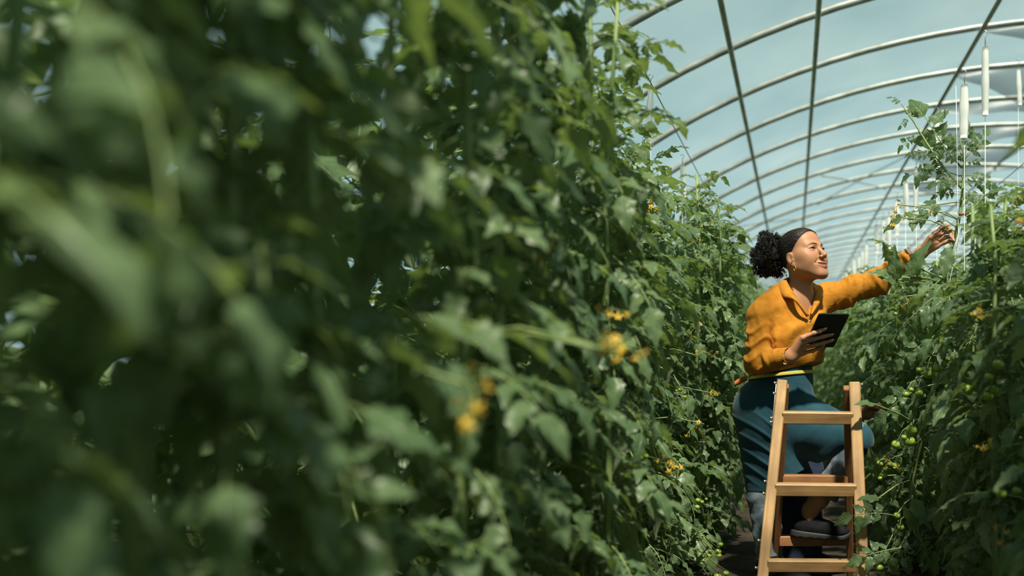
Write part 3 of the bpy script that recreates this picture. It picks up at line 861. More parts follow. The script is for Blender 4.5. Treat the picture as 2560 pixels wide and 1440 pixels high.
mb = MB(); mb.beam((0, 0, 0), (0, .014, 0), .002, .0012, (0, 0, 1), 0, .0003); bo = mb.build('side_button', M['bolt'], tab); bo.location = (-tw_/2 - .0004, th*.02, 0)
# ------------------------------------------------------------------ the woman
YW = 4.74
WR = A3((-.08, 4.76, 0))
wom = empty('person', tuple(WR)); tag(wom, 'woman in mustard shirt and teal apron reaching up to a tomato plant, holding a tablet', 'person')
SC = 1.08
yaw, tilt = math.radians(51), math.radians(16)
HF = A3((math.sin(yaw) * math.cos(tilt), -math.cos(yaw) * math.cos(tilt), math.sin(tilt)))
HR = frame(HF); HC = Pn(2008, 638, 4.72)
def to_head(p): return ((p - HC) @ HR) / SC
def from_head(q): return HC + (HR @ A3(q)) * SC

def lipline(x, up):      # heights of the lip edges across the smiling mouth (head space)
    z0 = -.0725 + 10.5 * x * x
    return z0 + (.0048 if up else -.0050) * np.clip(1 - (x / .0310) ** 2, 0, 1) ** .7
def skull(q):
    d = ell(q, (0, -.022, .030), (.073, .091, .080))
    d = smin(d, ell(q, (0, .026, .038), (.062, .050, .054)), .03)      # forehead
    return d
def head(q, detail=True):
    x = np.abs(q[:, 0]); qs = q.copy(); qs[:, 0] = x
    d = skull(q)
    d = smin(d, ell(q, (0, .022, -.030), (.060, .058, .080)), .03)     # middle of the face
    d = smin(d, cap(qs, (.046, -.004, -.050), (.014, .066, -.100), .020, .017), .035)   # jaw
    d = smin(d, ell(qs, (.043, .022, -.045), (.020, .036, .034)), .035)   # full side of the cheek
    d = smin(d, ell(q, (0, .070, -.103), (.020, .017, .016)), .025)     # chin
    d = smin(d, ell(qs, (.035, .052, -.034), (.024, .025, .024)), .030)  # cheek, lifted by the smile
    d = smin(d, ell(qs, (.052, .028, -.014), (.016, .026, .016)), .03)  # cheekbone
    d = smin(d, cap(qs, (.012, .0775, .0150), (.046, .060, .0175), .0075, .007), .018)  # brow
    d = smin(d, ell(q, (0, .066, -.070), (.036, .025, .028)), .016)    # round the mouth
    d = smax(d, -ell(qs, (.031, .0930, -.001), (.016, .0165, .0105)), .014)   # eye socket
    d = smin(d, ell(qs, (.0315, .0655, -.0005), (.0165, .0150, .0140)), .006)   # lids
    d = smin(d, chain(q, [(0, .076, .010), (0, .0875, -.010), (0, .1015, -.033)], [.0078, .0076, .0100], .008), .011)  # nose
    d = smin(d, ell(q, (0, .1030, -.0352), (.0100, .0088, .0080)), .006)
    d = smin(d, ell(qs, (.0120, .0915, -.0400), (.0074, .0090, .0070)), .007)
    d = smax(d, -ell(qs, (.0058, .0970, -.0465), (.0034, .0052, .0030)), .003)
    # lips
    xs = np.linspace(-.0315, .0315, 11); yb = .0930 - 13.0 * xs * xs
    up = [(a, b_ , float(lipline(a, True)) + .0026) for a, b_ in zip(xs, yb)]
    dn = [(a, b_ - .0015, float(lipline(a, False)) - .0028) for a, b_ in zip(xs, yb)]
    ru = [.0008, .0020, .0028, .0032, .0034, .0031, .0034, .0032, .0028, .0020, .0008]; rd = [.0008, .0020, .0032, .0040, .0044, .0046, .0044, .0040, .0032, .0020, .0008]
    d = smin(d, smin(chain(q, up, ru, .002), chain(q, dn, rd, .002), .0015), .006)
    # parted mouth
    zc = (lipline(x, True) + lipline(x, False)) * .5; hh = (lipline(x, True) - lipline(x, False)) * .5
    op = np.maximum(np.abs(q[:, 2] - zc) - hh + .0006, np.maximum(x - .0300, .072 - q[:, 1]))
    d = smax(d, -op, .0012)
    # opening between the lids, narrowed by the smile
    ex = x - .0315; zt = .0026 - 10 * ex * ex; zb = -.0030 + 5 * ex * ex
    sl = np.maximum(np.maximum(q[:, 2] - zt, zb - q[:, 2]), .060 - q[:, 1])
    d = smax(d, -sl * .8, .001)
    # crease from nose to mouth
    cr = chain(qs, [(.0165, .0895, -.045), (.0260, .0835, -.053), (.0345, .0765, -.060)], [.003, .0034, .002], .002)
    d = smax(d, -cr - .0020, .012)
    # ear
    er = frame((-.25, .95, .10), (.12, -.12, 1))
    e = ell(qs, (.0745, -.010, -.020), (.0075, .0185, .0300), er)
    e = smin(e, ell(qs, (.0735, -.002, -.046), (.0065, .0090, .0100), er), .006)
    e = smax(e, -ell(qs, (.0840, -.008, -.013), (.0065, .0115, .0195), er), .003)
    e = smin(e, cap(qs, (.0765, .002, -.028), (.0775, -.004, -.034), .0042, .004), .003)
    e = smin(e, chain(qs, [(.0785, -.016, -.026), (.0795, -.0145, -.010), (.0785, -.007, -.001)], [.0030, .0030, .0022], .002), .0025)
    d = smin(d, e, .006)
    return d
NB = Pn(2004, 772, 4.745)
def neck(p):
    a = from_head((0, -.028, -.045)); d = cap(p, a, NB, .051, .052)
    return d
CF = frame((.57, -.82, 0), (.20, .02, 1)); CC = Pn(1976, 805, 4.765)
def chest(p, g=0.0, bust=True):
    d = ell(p, CC, (.160 + g, .098 + g, .165 + g), CF)
    d = smin(d, ell(p, Pn(1966, 905, 4.76), (.125 + g, .095 + g, .12 + g), CF), .08)
    d = smin(d, cap(p, Pn(1990, 752, 4.75), Pn(1908, 786, 4.67), .045 + g, .050 + g), .05)
    d = smin(d, cap(p, Pn(1995, 752, 4.77), Pn(2058, 748, 4.86), .045 + g, .050 + g), .05)
    if not bust: return d
    d = smin(d, ell(p, Pn(1962, 842, 4.668), (.048 + g, .042 + g, .050 + g), CF), .09)
    d = smin(d, ell(p, Pn(2036, 836, 4.715), (.046 + g, .042 + g, .050 + g), CF), .09)
    return d
HR_ = [Pn(*a) for a in ((1936, 900, 4.55), (1976, 891, 4.500))]
def TB(px, py, off): return (px, py, tabY(px, py, off))
RH = {  # right hand, holding the tablet: joints of each finger
    'index': [(2006, 845, tabY(2006, 845, .012)), TB(2034, 833, .014), TB(2049, 828, .010), TB(2062, 823, .0075)],
    'middle': [(2005, 858, tabY(2005, 858, .014)), TB(2033, 848, .017), TB(2057, 842, .012), TB(2079, 837, .0075)],
    'ring': [(2007, 870, tabY(2007, 870, .016)), TB(2037, 863, .018), TB(2059, 857, .012), TB(2080, 851, .0075)],
    'little': [(2010, 881, tabY(2010, 881, .014)), TB(2032, 877, .016), TB(2045, 872, .012), TB(2057, 866, .0075)],
    'thumb': [(1986, 872, 4.510), (2001, 850, tabY(2001, 850, -.012)), TB(2016, 840, -.021), TB(2034, 832, -.020)]}
LH = {
    'index': [(2336, 586, 4.800), (2353, 570, 4.790), (2368, 566, 4.770), (2377, 574, 4.755)],
    'middle': [(2340, 596, 4.805), (2361, 580, 4.790), (2376, 581, 4.768), (2377, 592, 4.752)],
    'ring': [(2342, 606, 4.805), (2365, 593, 4.790), (2381, 591, 4.770), (2383, 600, 4.755)],
    'little': [(2342, 616, 4.800), (2361, 607, 4.790), (2374, 603, 4.775), (2377, 609, 4.762)],
    'thumb': [(2311, 614, 4.762), (2326, 594, 4.745), (2341, 588, 4.738), (2353, 585, 4.742)]}
def hand(p, H, wrist, fore, flat=.011):
    d = None
    J = {k: [Pn(*a) for a in v] for k, v in H.items()}
    for k, v in J.items():
        r = {'index': .0088, 'middle': .0091, 'ring': .0087, 'little': .0077, 'thumb': .0106}[k]
        e = chain(p, v, [r * 1.12, r * 1.04, r * .95, r * .78], .004)
        for q in v[1:3]: e = smin(e, np.linalg.norm(p - q, axis=1) - r * 1.06, .004)
        d = e if d is None else smin(d, e, .0022)
    palm = None
    for k in ('index', 'middle', 'ring', 'little'):
        e = cap(p, wrist, J[k][0], .020, .0125); palm = e if palm is None else smin(palm, e, .016)
    th = cap(p, wrist * .6 + J['thumb'][0] * .4, J['thumb'][1], .017, .0125); palm = smin(palm, th, .014)
    palm = smin(palm, cap(p, fore, wrist, .029, .0225), .02)
    return smin(d, palm, .007)
LWR, LFO = Pn(2303, 632, 4.785), Pn(2250, 668, 4.80)
def hair_side(q):        # > 0 where hair grows
    lim = -.65 * (q[:, 1] - .066) + .76 * (q[:, 2] - .0815)
    return lim + .010 * np.clip(np.abs(q[:, 0]) / .07, 0, 1) ** 2
def lipmask(q):
    x = np.abs(q[:, 0]); u, d = lipline(x, True), lipline(x, False)
    tp = np.clip(1.15 - (x / .0325) ** 2, .15, 1); a = np.where(q[:, 2] > (u + d) / 2, (q[:, 2] - u) / (.0062 * tp), (d - q[:, 2]) / (.0080 * tp))
    return np.clip((1.0 - a) * 3, 0, 1) * np.clip((.0325 - x) / .003, 0, 1) * (q[:, 1] > .066)
def skin_col(V):
    q = to_head(V); c = np.tile(SKIN, (len(V), 1))
    c *= (1 + .06 * waves(V, 3, 60))[:, None]
    hd = (q[:, 2] > -.13) & (np.abs(q[:, 0]) < .11) & (np.abs(q[:, 1]) < .13)
    lm = (lipmask(q) * hd)[:, None]; c = c * (1 - lm) + LIP * lm
    # dark inside the mouth and roots of the hair
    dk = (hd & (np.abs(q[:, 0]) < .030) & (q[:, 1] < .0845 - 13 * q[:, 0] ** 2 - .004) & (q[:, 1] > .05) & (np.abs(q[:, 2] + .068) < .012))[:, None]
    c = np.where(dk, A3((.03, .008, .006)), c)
    g = np.clip(hair_side(q) / .010 + 1.0, 0, 1) ** 2 * hd * (q[:, 2] > -.02)
    g = (g * .55)[:, None]; c = c * (1 - g) + A3((.03, .018, .013)) * g
    ch = np.exp(-((np.abs(q[:, 0]) - .038) ** 2 + (q[:, 1] - .062) ** 2 + (q[:, 2] + .03) ** 2) / .0004) * hd
    c = c * (1 - .18 * ch[:, None] * A3((0, 1, 1)))
    return c
def f_head(p):
    return smin(smin(head(to_head(p)) * SC, neck(p), .028), chest(p, .002, False), .03)
parts = []
c0 = HC
parts.append(surf(f_head, HC + A3((-.17, -.19, -.30)), HC + A3((.18, .19, .15)), .0021))
parts.append(surf(lambda p: hand(p, RH, HR_[1], HR_[0]), Pn(1930, 930, 4.40), Pn(2100, 800, 4.60), .0018))
parts.append(surf(lambda p: hand(p, LH, LWR, LFO), Pn(2240, 690, 4.70), Pn(2400, 545, 4.87), .0018))
def f_body(p):      # the rest of the figure, under the clothes
    d = chest(p, -.014)
    d = smin(d, chain(p, [Pn(1905, 790, 4.66), Pn(1899, 905, 4.6), HR_[0]], [.043, .036, .026], .02), .03)
    d = smin(d, chain(p, [Pn(2060, 748, 4.86), Pn(2190, 705, 4.86), LFO], [.043, .036, .027], .02), .03)
    d = smin(d, ell(p, Pn(1940, 1005, 4.77), (.13, .11, .12), frame((.75, -.6, 0))), .06)
    d = smin(d, chain(p, [Pn(1915, 1020, 4.79), Pn(1912, 1240, 4.78), Pn(1925, 1392, 4.765), Pn(1927, 1430, 4.765)], [.075, .052, .036, .033], .02), .03)
    d = smin(d, chain(p, [Pn(1960, 1020, 4.73), Pn(2140, 1092, 4.68), Pn(2048, 1248, 4.69), Pn(2026, 1275, 4.69), Pn(2018, 1308, 4.69)], [.075, .052, .040, .034, .025], .02), .03)
    return d
parts.append(surf(f_body, (-.33, 4.45, .02), (.60, 5.02, 1.36), .006))
VV, FF, off = [], [], 0
for V, F in parts: VV.append(V); FF.append(F + off); off += len(V)
VV = np.concatenate(VV); FF = np.concatenate(FF)
body = link('body', np_mesh('body', VV - WR, FF, M['skin'], skin_col(VV)), wom)

# nails
def nails(H, n_dir):
    for k, v in H.items():
        a, b_ = Pn(*v[2]), Pn(*v[3]); t = (b_ - a) / np.linalg.norm(b_ - a); nn = A3(n_dir(k)); nn = nn - t * (nn @ t); nn /= np.linalg.norm(nn); s = np.cross(t, nn)
        r = .0067 if k != 'little' else .0056; mb = MB(); v_ = []; f_ = []
        for i in range(6):
            u = i / 5; w = .0046 * (1 - .5 * max(0, u - .55) / .45)
            for j in range(5):
                x = (j / 4 - .5) * 2; v_.append(b_ + t * (-.006 + .0155 * u) + s * (w * x) + nn * (r + .0006 - .0022 * x * x - .0012 * u * u))
        f_ = [(i*5+j, i*5+j+1, (i+1)*5+j+1, (i+1)*5+j) for i in range(5) for j in range(4)]
        mb.add(v_, f_); mb.build('fingernail', M['nail'], body, rel=WR)
nails({k: RH[k] for k in ('index', 'middle', 'ring', 'little')}, lambda k: (0, -1, .35))
nails({'thumb': LH['thumb']}, lambda k: (0, -1, .3))
nails({k: LH[k] for k in ('middle', 'ring')}, lambda k: (.8, -.8, 0))

# eyes, brows, teeth
def sphere_mb(c, r, nu=20, nv=12, ax=None):
    mb = MB(); v = []
    for j in range(nv + 1):
        b_ = PI * j / nv
        for i in range(nu): a = 2*PI*i/nu; v.append((c[0] + r*math.sin(b_)*math.cos(a), c[1] + r*math.cos(b_), c[2] + r*math.sin(b_)*math.sin(a)))
    f = [(j*nu+i, j*nu+(i+1) % nu, (j+1)*nu+(i+1) % nu, (j+1)*nu+i) for j in range(nv) for i in range(nu)]
    mb.add(v, f); return mb
def head_part(name, mb, m, parent=None):
    mb.v = [tuple(from_head(a)) for a in mb.v]; return mb.build(name, m, parent or body, rel=WR)
for sx in (1, -1):
    e = sphere_mb((sx * .0315, .0650, 0), .0135); ey = head_part('eye', e, M['eyew'])
    mb = MB(); d = Vector((sx * -.12, .97, .06)).normalized(); c = Vector((sx * .0315, .0650, 0)); x = d.orthogonal().normalized(); y = d.cross(x)
    v = [c + d * .0141]
    for rr, hgt in ((.0035, .0139), (.0068, .0120)):
        v += [c + d * hgt + (x * math.cos(a) + y * math.sin(a)) * rr for a in [2*PI*i/16 for i in range(16)]]
    f = [(0, 1+i, 1+(i+1) % 16) for i in range(16)] + [(1+i, 17+i, 17+(i+1) % 16, 1+(i+1) % 16) for i in range(16)]
    mb.add(v, f); head_part('iris', mb, M['iris'], ey)
    # lashes along the upper lid
    mb = MB(); pts = []
    for i in range(9):
        ex = (-.0135 + .0275 * i / 8); pts.append((sx * (.0315 + ex), .0810 - 26 * ex * ex - (.0015 if i > 6 else 0), .0038 - 11 * ex * ex + (.0008 if i > 6 else 0)))
    mb.tube(pts, [.0006, .0011, .0014, .0016, .0016, .0016, .0016, .0013, .0006], 5)
    for i in range(12):
        q = Vector(pts[0]).lerp(Vector(pts[8]), i / 11); j = min(7, i * 8 // 12); q = Vector(pts[j]).lerp(Vector(pts[j+1]), (i * 8 / 12) % 1)
        mb.tube([q, q + Vector((sx * (.0003 + .0003 * (i - 5)), .0026, .0004)), q + Vector((sx * (.0005 + .0004 * (i - 5)), .0038, .0016))], [.0005, .0004, .0002], 3)
    head_part('eyelashes', mb, M['lash'])
    # brow: a tapering arch of short hairs on the bone
    mb = MB(); br = []
    for i in range(11):
        t = i / 10; br.append(A3((sx * (.0125 + .040 * t), .0, .0150 + .0075 * math.sin(PI * min(1, t * .92) ** .9) - .0045 * t)))
    q = np.array(br)
    ys = np.full(len(q), .10)                      # drop each point onto the face
    for _ in range(60):
        q[:, 1] = ys; ys = ys - np.maximum(head(q), 0) * .8
    q[:, 1] = ys - .0011
    mb.tube([tuple(a) for a in q], [.0020, .0027, .0029, .0029, .0027, .0024, .0021, .0017, .0014, .0010, .0006], 6)
    head_part('eyebrow', mb, M['lash'])
mb = MB(); v = []; K = 12
for i in range(K + 1):
    x = -.0290 + .058 * i / K
    gap = .0003 if i % 2 else 0
    for z in (.0058, .0015, -.0032): v.append((x, .0905 - 13.2 * x * x - gap - (0 if z > -.002 else .0006), -.0722 + z + 10.5 * x * x))
f = [(i*3+j, i*3+j+1, (i+1)*3+j+1, (i+1)*3+j) for i in range(K) for j in range(2)]
mb.add(v, f); head_part('teeth', mb, M['teeth'])
# earrings
for sx in (1, -1):
    mb = MB(); c = Vector((sx * .079, .003, -.062)); pts = [c + Vector((sx * .001 * math.cos(a), .0062 * math.cos(a), .0095 * math.sin(a))) for a in [2*PI*i/18 for i in range(19)]]
    mb.tube(pts, [.0016 + .0006 * (i % 2) for i in range(19)], 6); head_part('earring', mb, M['gold'])

# hair: slicked back, gathered into a round curly puff
PC = Pn(1927, 640, 4.79)
PL = to_head(PC[None])[0]
def f_cap(p):
    q = to_head(p); d = skull(q)
    ax_ = A3((0, .066, .082)) - PL; ax_ /= np.linalg.norm(ax_); w = q - PL; u = w @ ax_; rd = w - u[:, None] * ax_
    th = np.arctan2(rd[:, 0], rd[:, 2])
    d = d - .0035 - .0011 * np.sin(64 * th + 3 * np.sin(40 * u)) - .0008 * np.sin(150 * th)
    hs = hair_side(q) + .0014 * np.sin(60 * th) + .0006 * np.sin(130 * th)
    return smax(d, -hs, .004) * SC
hair = solid('hair', f_cap, HC + A3((-.16, -.14, -.11)), HC + A3((.13, .14, .14)), .0021, M['hair'], wom, WR)
rc = random.Random(42); mb = MB()
R3 = Vector((.080, .082, .098)); pc = Vector(PC)
for i in range(2300):
    while True:
        d = Vector((rc.gauss(0, 1), rc.gauss(0, 1), rc.gauss(0, 1))).normalized()
        if d.x < .62 or rc.random() < .15: break
    rad = rc.uniform(.62, 1.04) if rc.random() < .9 else rc.uniform(1.0, 1.12)
    lump = 1 + .10 * math.sin(5 * d.x + 3 * d.z + 1) + .07 * math.sin(9 * d.z + 4 * d.y)
    c = pc + Vector((d.x * R3.x, d.y * R3.y, d.z * R3.z)) * rad * lump
    ax = (d + Vector((rc.gauss(0, .8), rc.gauss(0, .8), rc.gauss(0, .8)))).normalized(); x = ax.orthogonal().normalized(); y = ax.cross(x)
    r = rc.uniform(.0032, .0065); turns = rc.uniform(1.1, 2.2); L = rc.uniform(.008, .020); n_ = int(9 * turns); ph = rc.random() * 6
    pts = [c + ax * (L * (k / n_ - .5)) + (x * math.cos(ph + 2*PI*turns*k/n_) + y * math.sin(ph + 2*PI*turns*k/n_)) * r * (1 - .3 * k / n_) for k in range(n_ + 1)]
    mb.tube(pts, rc.uniform(.0008, .0015), 4, cap=False)
curls = mb.build('curly_puff', M['hair'], hair, rel=WR); curls['kind'] = 'stuff'
def f_core(p):
    return ell(p, PC, (.068, .070, .085)) + .006 * waves(p, 8, 130, 6)
solid('puff_core', f_core, PC - .11, PC + .11, .004, M['hair'], hair, WR, proj=1)

# shirt
RS = [Pn(1904, 792, 4.655), Pn(1899, 905, 4.60), Pn(1972, 892, 4.503)]
LS = [Pn(2060, 750, 4.86), Pn(2192, 703, 4.86), Pn(2279, 643, 4.785)]
def along(p, a, b_):
    ab = b_ - a; t = (p - a) @ ab / (ab @ ab); w = p - a - t[:, None] * ab; x = np.cross(ab, A3((0, -1, 0))); x /= np.linalg.norm(x); y = np.cross(ab / np.linalg.norm(ab), x)
    return t, np.arctan2(w @ y, w @ x)
PLK0, PLK1 = Pn(2023, 796, 4.64), Pn(2040, 900, 4.66)
def f_shirt(p):
    d = chest(p, .014)
    u = (p - CC) @ CF[:, 0]; w = (p - CC) @ CF[:, 2]; fr = (p - CC) @ CF[:, 1]
    # blousing over the waist tape
    d = smin(d, ell(p, Pn(1972, 885, 4.755), (.150, .120, .075), CF), .06)
    # pulls running from the armpits and down from the yoke
    g = ridge(34 * (u * .9 + w * .55) + 2.2 * np.sin(14 * w), 2.4) * np.clip((fr + .02) / .06, 0, 1)
    g2 = ridge(46 * (u * 1.0 - w * .35) + 1.5 * np.sin(17 * w + 2), 3)
    d = d - .0120 * g * (.4 + .6 * np.clip(.5 - w * 5, 0, 1)) - .0060 * g2 * np.clip(.9 - 4 * w, 0, 1) - .004 * waves(p, 21, 45)
    # buttoned band down the front
    ab = PLK1 - PLK0; tt = (p - PLK0) @ ab / (ab @ ab); lat = np.abs((p - PLK0 - np.clip(tt, -.1, 1)[:, None] * ab) @ CF[:, 0])
    d = d - .0030 * np.clip((.017 - lat) / .003, 0, 1) * (fr > 0)
    # sleeves
    a = cap(p, RS[0], RS[1], .060, .054); t, th = along(p, RS[0], RS[1])
    a = a - .0110 * ridge(20 * t + 1.6 * np.sin(2 * th) + .8 * np.sin(3 * th + 1), 2.5) * np.clip((t - .15) * 3, 0, 1) - .005 * ridge(5 * th + 6 * t, 3)
    b_ = cap(p, RS[1], RS[2], .050, .038); t2, th2 = along(p, RS[1], RS[2])
    b_ = b_ - .0080 * ridge(17 * t2 + 1.3 * np.sin(2 * th2 + 1), 2.5) * np.clip((.75 - t2) * 4, 0, 1) - .003 * waves(p, 31, 70)
    b_ = smin(b_, np.linalg.norm(p - Pn(1893, 912, 4.605), axis=1) - .052, .03)
    a = smin(a, b_, .018)
    cuff = np.maximum(cap(p, RS[1], RS[2], .052, .0395), np.abs(t2 - .90) * np.linalg.norm(RS[2] - RS[1]) - .027)
    a = np.minimum(a, cuff)
    a = smax(a, (t2 - 1.03) * np.linalg.norm(RS[2] - RS[1]), .003)
    # hollow the cuff
    a = smax(a, -np.maximum(cap(p, RS[1], RS[2] + (RS[2] - RS[1]) * .5, .046, .030), .93 - t2), .003)
    c = cap(p, LS[0], LS[1], .064, .050); t3, th3 = along(p, LS[0], LS[1])
    c = c - .0120 * ridge(13 * t3 + 2.4 * np.sin(th3 + .6), 2.6) - .0060 * ridge(27 * t3 - 1.7 * np.sin(th3 * 2), 3)
    e = cap(p, LS[1], LS[2], .048, .034); t4, th4 = along(p, LS[1], LS[2])
    e = smin(e, ell(p, Pn(2200, 712, 4.855), (.045, .04, .038)), .04)
    e = e - .0105 * ridge(15 * t4 + 1.7 * np.sin(th4), 2.5) - .003 * waves(p, 37, 70)
    e = smax(e, (t4 - 1.02) * np.linalg.norm(LS[2] - LS[1]), .003)
    e = smax(e, -np.maximum(cap(p, LS[1], LS[2] + (LS[2] - LS[1]) * .5, .042, .030), .92 - t4), .003)
    c = smin(c, e, .02)
    arms = np.minimum(a, c)
    ka = .004 + .020 * np.clip(1 - 3.2 * np.clip(t - .05, 0, 1), 0, 1); dt = d; d = smin(d, a, ka) + .009 * np.exp(-((a - dt) / .008) ** 2) * np.clip((t - .12) * 4, 0, 1) * np.clip((1.1 - t) * 4, 0, 1); d = smin(d, c, .020)
    # open neck: a V down to the first button, and room for the neck
    def uw(q): return A3(((q - CC) @ CF[:, 0], (q - CC) @ CF[:, 2]))
    ap, ta, tb = uw(Pn(2022, 802, 4.64)), uw(Pn(1988, 735, 4.66)), uw(Pn(2040, 735, 4.70)); mid = (ta + tb) / 2
    vcut = np.maximum(-.01 - fr, w - .30)
    for e_ in (ta, tb):
        nn = A3((-(e_ - ap)[1], (e_ - ap)[0])); nn /= np.linalg.norm(nn)
        if (mid - ap) @ nn > 0: nn = -nn
        vcut = np.maximum(vcut, (u - ap[0]) * nn[0] + (w - ap[1]) * nn[1])
    d = smax(d, -vcut, .004)
    d = smax(d, -cap(p, NB + A3((0, 0, -.02)), from_head((0, -.028, -.05)), .056, .062), .006)
    # bottom edge tucked in at the waist
    d = smax(d, halfspace(p, Pn(1960, 932, 4.76), (.0, 0, -1)) * 1.0, .004) if False else smax(d, -halfspace(p, Pn(1965, 928, 4.76), (-.24, .1, 1)), .006)
    return d
shirt = solid('shirt', f_shirt, (-.29, 4.42, .86), (.58, 5.04, 1.51), .0032, M['shirt'], wom, WR)

# collar
def catmull(pts, n_):
    out = []; P_ = [pts[0]] + list(pts) + [pts[-1]]
    for i in range(1, len(P_) - 2):
        for k in range(n_):
            t = k / n_; a, b_, c, d = P_[i-1], P_[i], P_[i+1], P_[i+2]
            out.append(.5 * ((2*b_) + (c - a)*t + (2*a - 5*b_ + 4*c - d)*t*t + (3*b_ - a - 3*c + d)*t**3))
    out.append(pts[-1]); return out
ci_ = [(2022, 790, 4.630), (1996, 752, 4.625), (1976, 720, 4.655), (1967, 698, 4.715), (1986, 692, 4.80), (2022, 702, 4.825), (2036, 716, 4.785), (2037, 742, 4.715), (2025, 788, 4.630)]
co_ = [(2017, 793, 4.622), (1985, 751, 4.605), (1957, 743, 4.640), (1945, 722, 4.715), (1970, 714, 4.85), (2040, 724, 4.87), (2057, 736, 4.800), (2051, 756, 4.712), (2028, 790, 4.622)]
I_ = catmull([Pn(*a) for a in ci_], 6); O_ = catmull([Pn(*a) for a in co_], 6)
mb = MB(); v = []; NS = 5; cc = Pn(2003, 745, 4.74)
for a, b_ in zip(I_, O_):
    for j in range(NS + 1):
        t = j / NS; q = a + (b_ - a) * t; o_ = q - cc; o_[2] = 0; o_ /= np.linalg.norm(o_) + 1e-6
        v.append(q + o_ * .010 * math.sin(PI * t) + A3((0, 0, .006 * math.sin(PI * t))))
nI = len(I_)
f = [(i*(NS+1)+j, i*(NS+1)+j+1, (i+1)*(NS+1)+j+1, (i+1)*(NS+1)+j) for i in range(nI - 1) for j in range(NS)]
mb.add(v, f); col_o = mb.build('collar', M['shirt'], shirt, rel=WR)
sm = col_o.modifiers.new('thick', 'SOLIDIFY'); sm.thickness = .0035; sm.offset = 0
# buttons on the band and the cuff
for k, tt in enumerate((.06, .36, .66)):
    c = PLK0 + (PLK1 - PLK0) * tt; q = c + CF[:, 1] * .08
    for _ in range(50): q = q - CF[:, 1] * max(-.01, min(.02, float(f_shirt(q[None])[0]))) * .8
    mb = MB(); nn = Vector(CF[:, 1]); mb.tube([Vector(q), Vector(q) + nn * .003], .0055, 10); mb.build('button', M['button'], shirt, rel=WR)
q = Pn(1962, 909, 4.47)
for _ in range(60): q = q + A3((0, 1, 0)) * max(-.01, min(.02, float(f_shirt(q[None])[0]))) * .8
mb = MB(); mb.tube([Vector(q), Vector(q) - Vector((0, .003, 0))], .0062, 10); mb.build('button', M['button'], shirt, rel=WR)

# apron
HF_ = frame((.72, -.69, 0))
def apron_base(p):
    d = chain(p, [Pn(1966, 915, 4.76), Pn(1962, 945, 4.765), Pn(1940, 1000, 4.77)], [.108, .112, .135], .04)
    d = smin(d, ell(p, Pn(1915, 1020, 4.785), (.142, .142, .125)), .06)
    d = smin(d, cap(p, Pn(1908, 1040, 4.79), Pn(1911, 1240, 4.785), .122, .080), .05)       # over the standing leg
    d = smin(d, cap(p, Pn(1965, 1030, 4.73), Pn(2142, 1098, 4.68), .120, .074), .06)        # over the raised thigh
    d = smin(d, cap(p, Pn(1935, 1080, 4.73), Pn(1975, 1190, 4.73), .10, .085), .09)         # cloth hanging between
    d = smin(d, cap(p, Pn(2030, 1085, 4.71), Pn(2060, 1120, 4.70), .09, .07), .06)
    return d
def f_apron(p):
    d = apron_base(p)
    h = A3((1.0, 0, 0)); x = p[:, 0]; z = p[:, 2]; kx, kz = Pn(2140, 1095, 4.7)[0], Pn(2140, 1095, 4.7)[2]
    hx, hz = Pn(1880, 985, 4.7)[0], Pn(1880, 985, 4.7)[2]
    # folds sweeping down from the back of the hip, long soft ones along the thigh
    g = ridge(125 * (z * .85 + .50 * x + 1.1 * (x + .2) ** 2) + 1.2 * np.sin(16 * x + 9 * z), 3.5) * np.clip((-.02 - x) / .08, 0, 1) * np.clip((.80 - z) / .10, 0, 1) * np.clip((z - .42) / .08, 0, 1)
    g2 = ridge(30 * (z * .9 + x * .42) + 1.5 * np.sin(9 * x + 2), 3) * np.clip((x + .06) / .08, 0, 1)
    d = d - .0042 * g - .0050 * g2 - .003 * waves(p, 51, 26)
    sh = np.abs(d + .003) - .0035
    # hem: level behind the standing leg, climbing to the knee
    e1 = halfspace(p, Pn(1868, 1227, 4.78), (-.04, 0, 1)); e2 = halfspace(p, Pn(1962, 1196, 4.72), (-.02, 0, 1)); e3 = halfspace(p, Pn(2045, 1180, 4.70), (-.78, 0, 1))
    e4 = halfspace(p, Pn(2150, 1158, 4.68), (.1, 0, 1)); xa, xb = Pn(1935, 0, 4.75)[0], Pn(2122, 0, 4.68)[0]
    keep = np.where(x < xa, e1, np.where(x < xb, np.minimum(e2, halfspace(p, Pn(2120, 1124, 4.68), (-.46, 0, 1))), e4))
    sh = smax(sh, -keep, .003)
    sh = smax(sh, halfspace(p, Pn(1966, 908, 4.76), (-.1, .1, 1)), .003)
    return sh
apron = solid('apron', f_apron, (-.29, 4.50, .36), (.40, 4.99, 1.0), .0036, M['apron'], wom, WR)
def f_tie(p):
    s = halfspace(p, Pn(1965, 936, 4.76), (-.10, .05, 1))
    return smax(np.abs(apron_base(p) - .004) - .0030, np.abs(s) - .0075, .002)
solid('waist_tape', f_tie, (-.24, 4.55, .84), (.20, 4.98, 1.0), .0026, M['tie'], apron, WR, proj=1)
mb = MB()   # the orange end of the tape behind her back
pts = [(1868, 946, 4.80), (1856, 949, 4.80), (1845, 955, 4.80), (1836, 959, 4.80)]; wd = [.011, .013, .014, .009]
v = []
for (a, b_, c), w in zip(pts, wd): q = P(a, b_, c); v += [q + Vector((0, .004, w)), q + Vector((0, .004, -w)), q + Vector((0, -.004, -w)), q + Vector((0, -.004, w))]
f = [(i*4+k, i*4+(k+1) % 4, (i+1)*4+(k+1) % 4, (i+1)*4+k) for i in range(3) for k in range(4)] + [(0, 1, 2, 3), (15, 14, 13, 12)]
mb.add(v, f); mb.build('tape_end', M['tab'], apron, rel=WR)

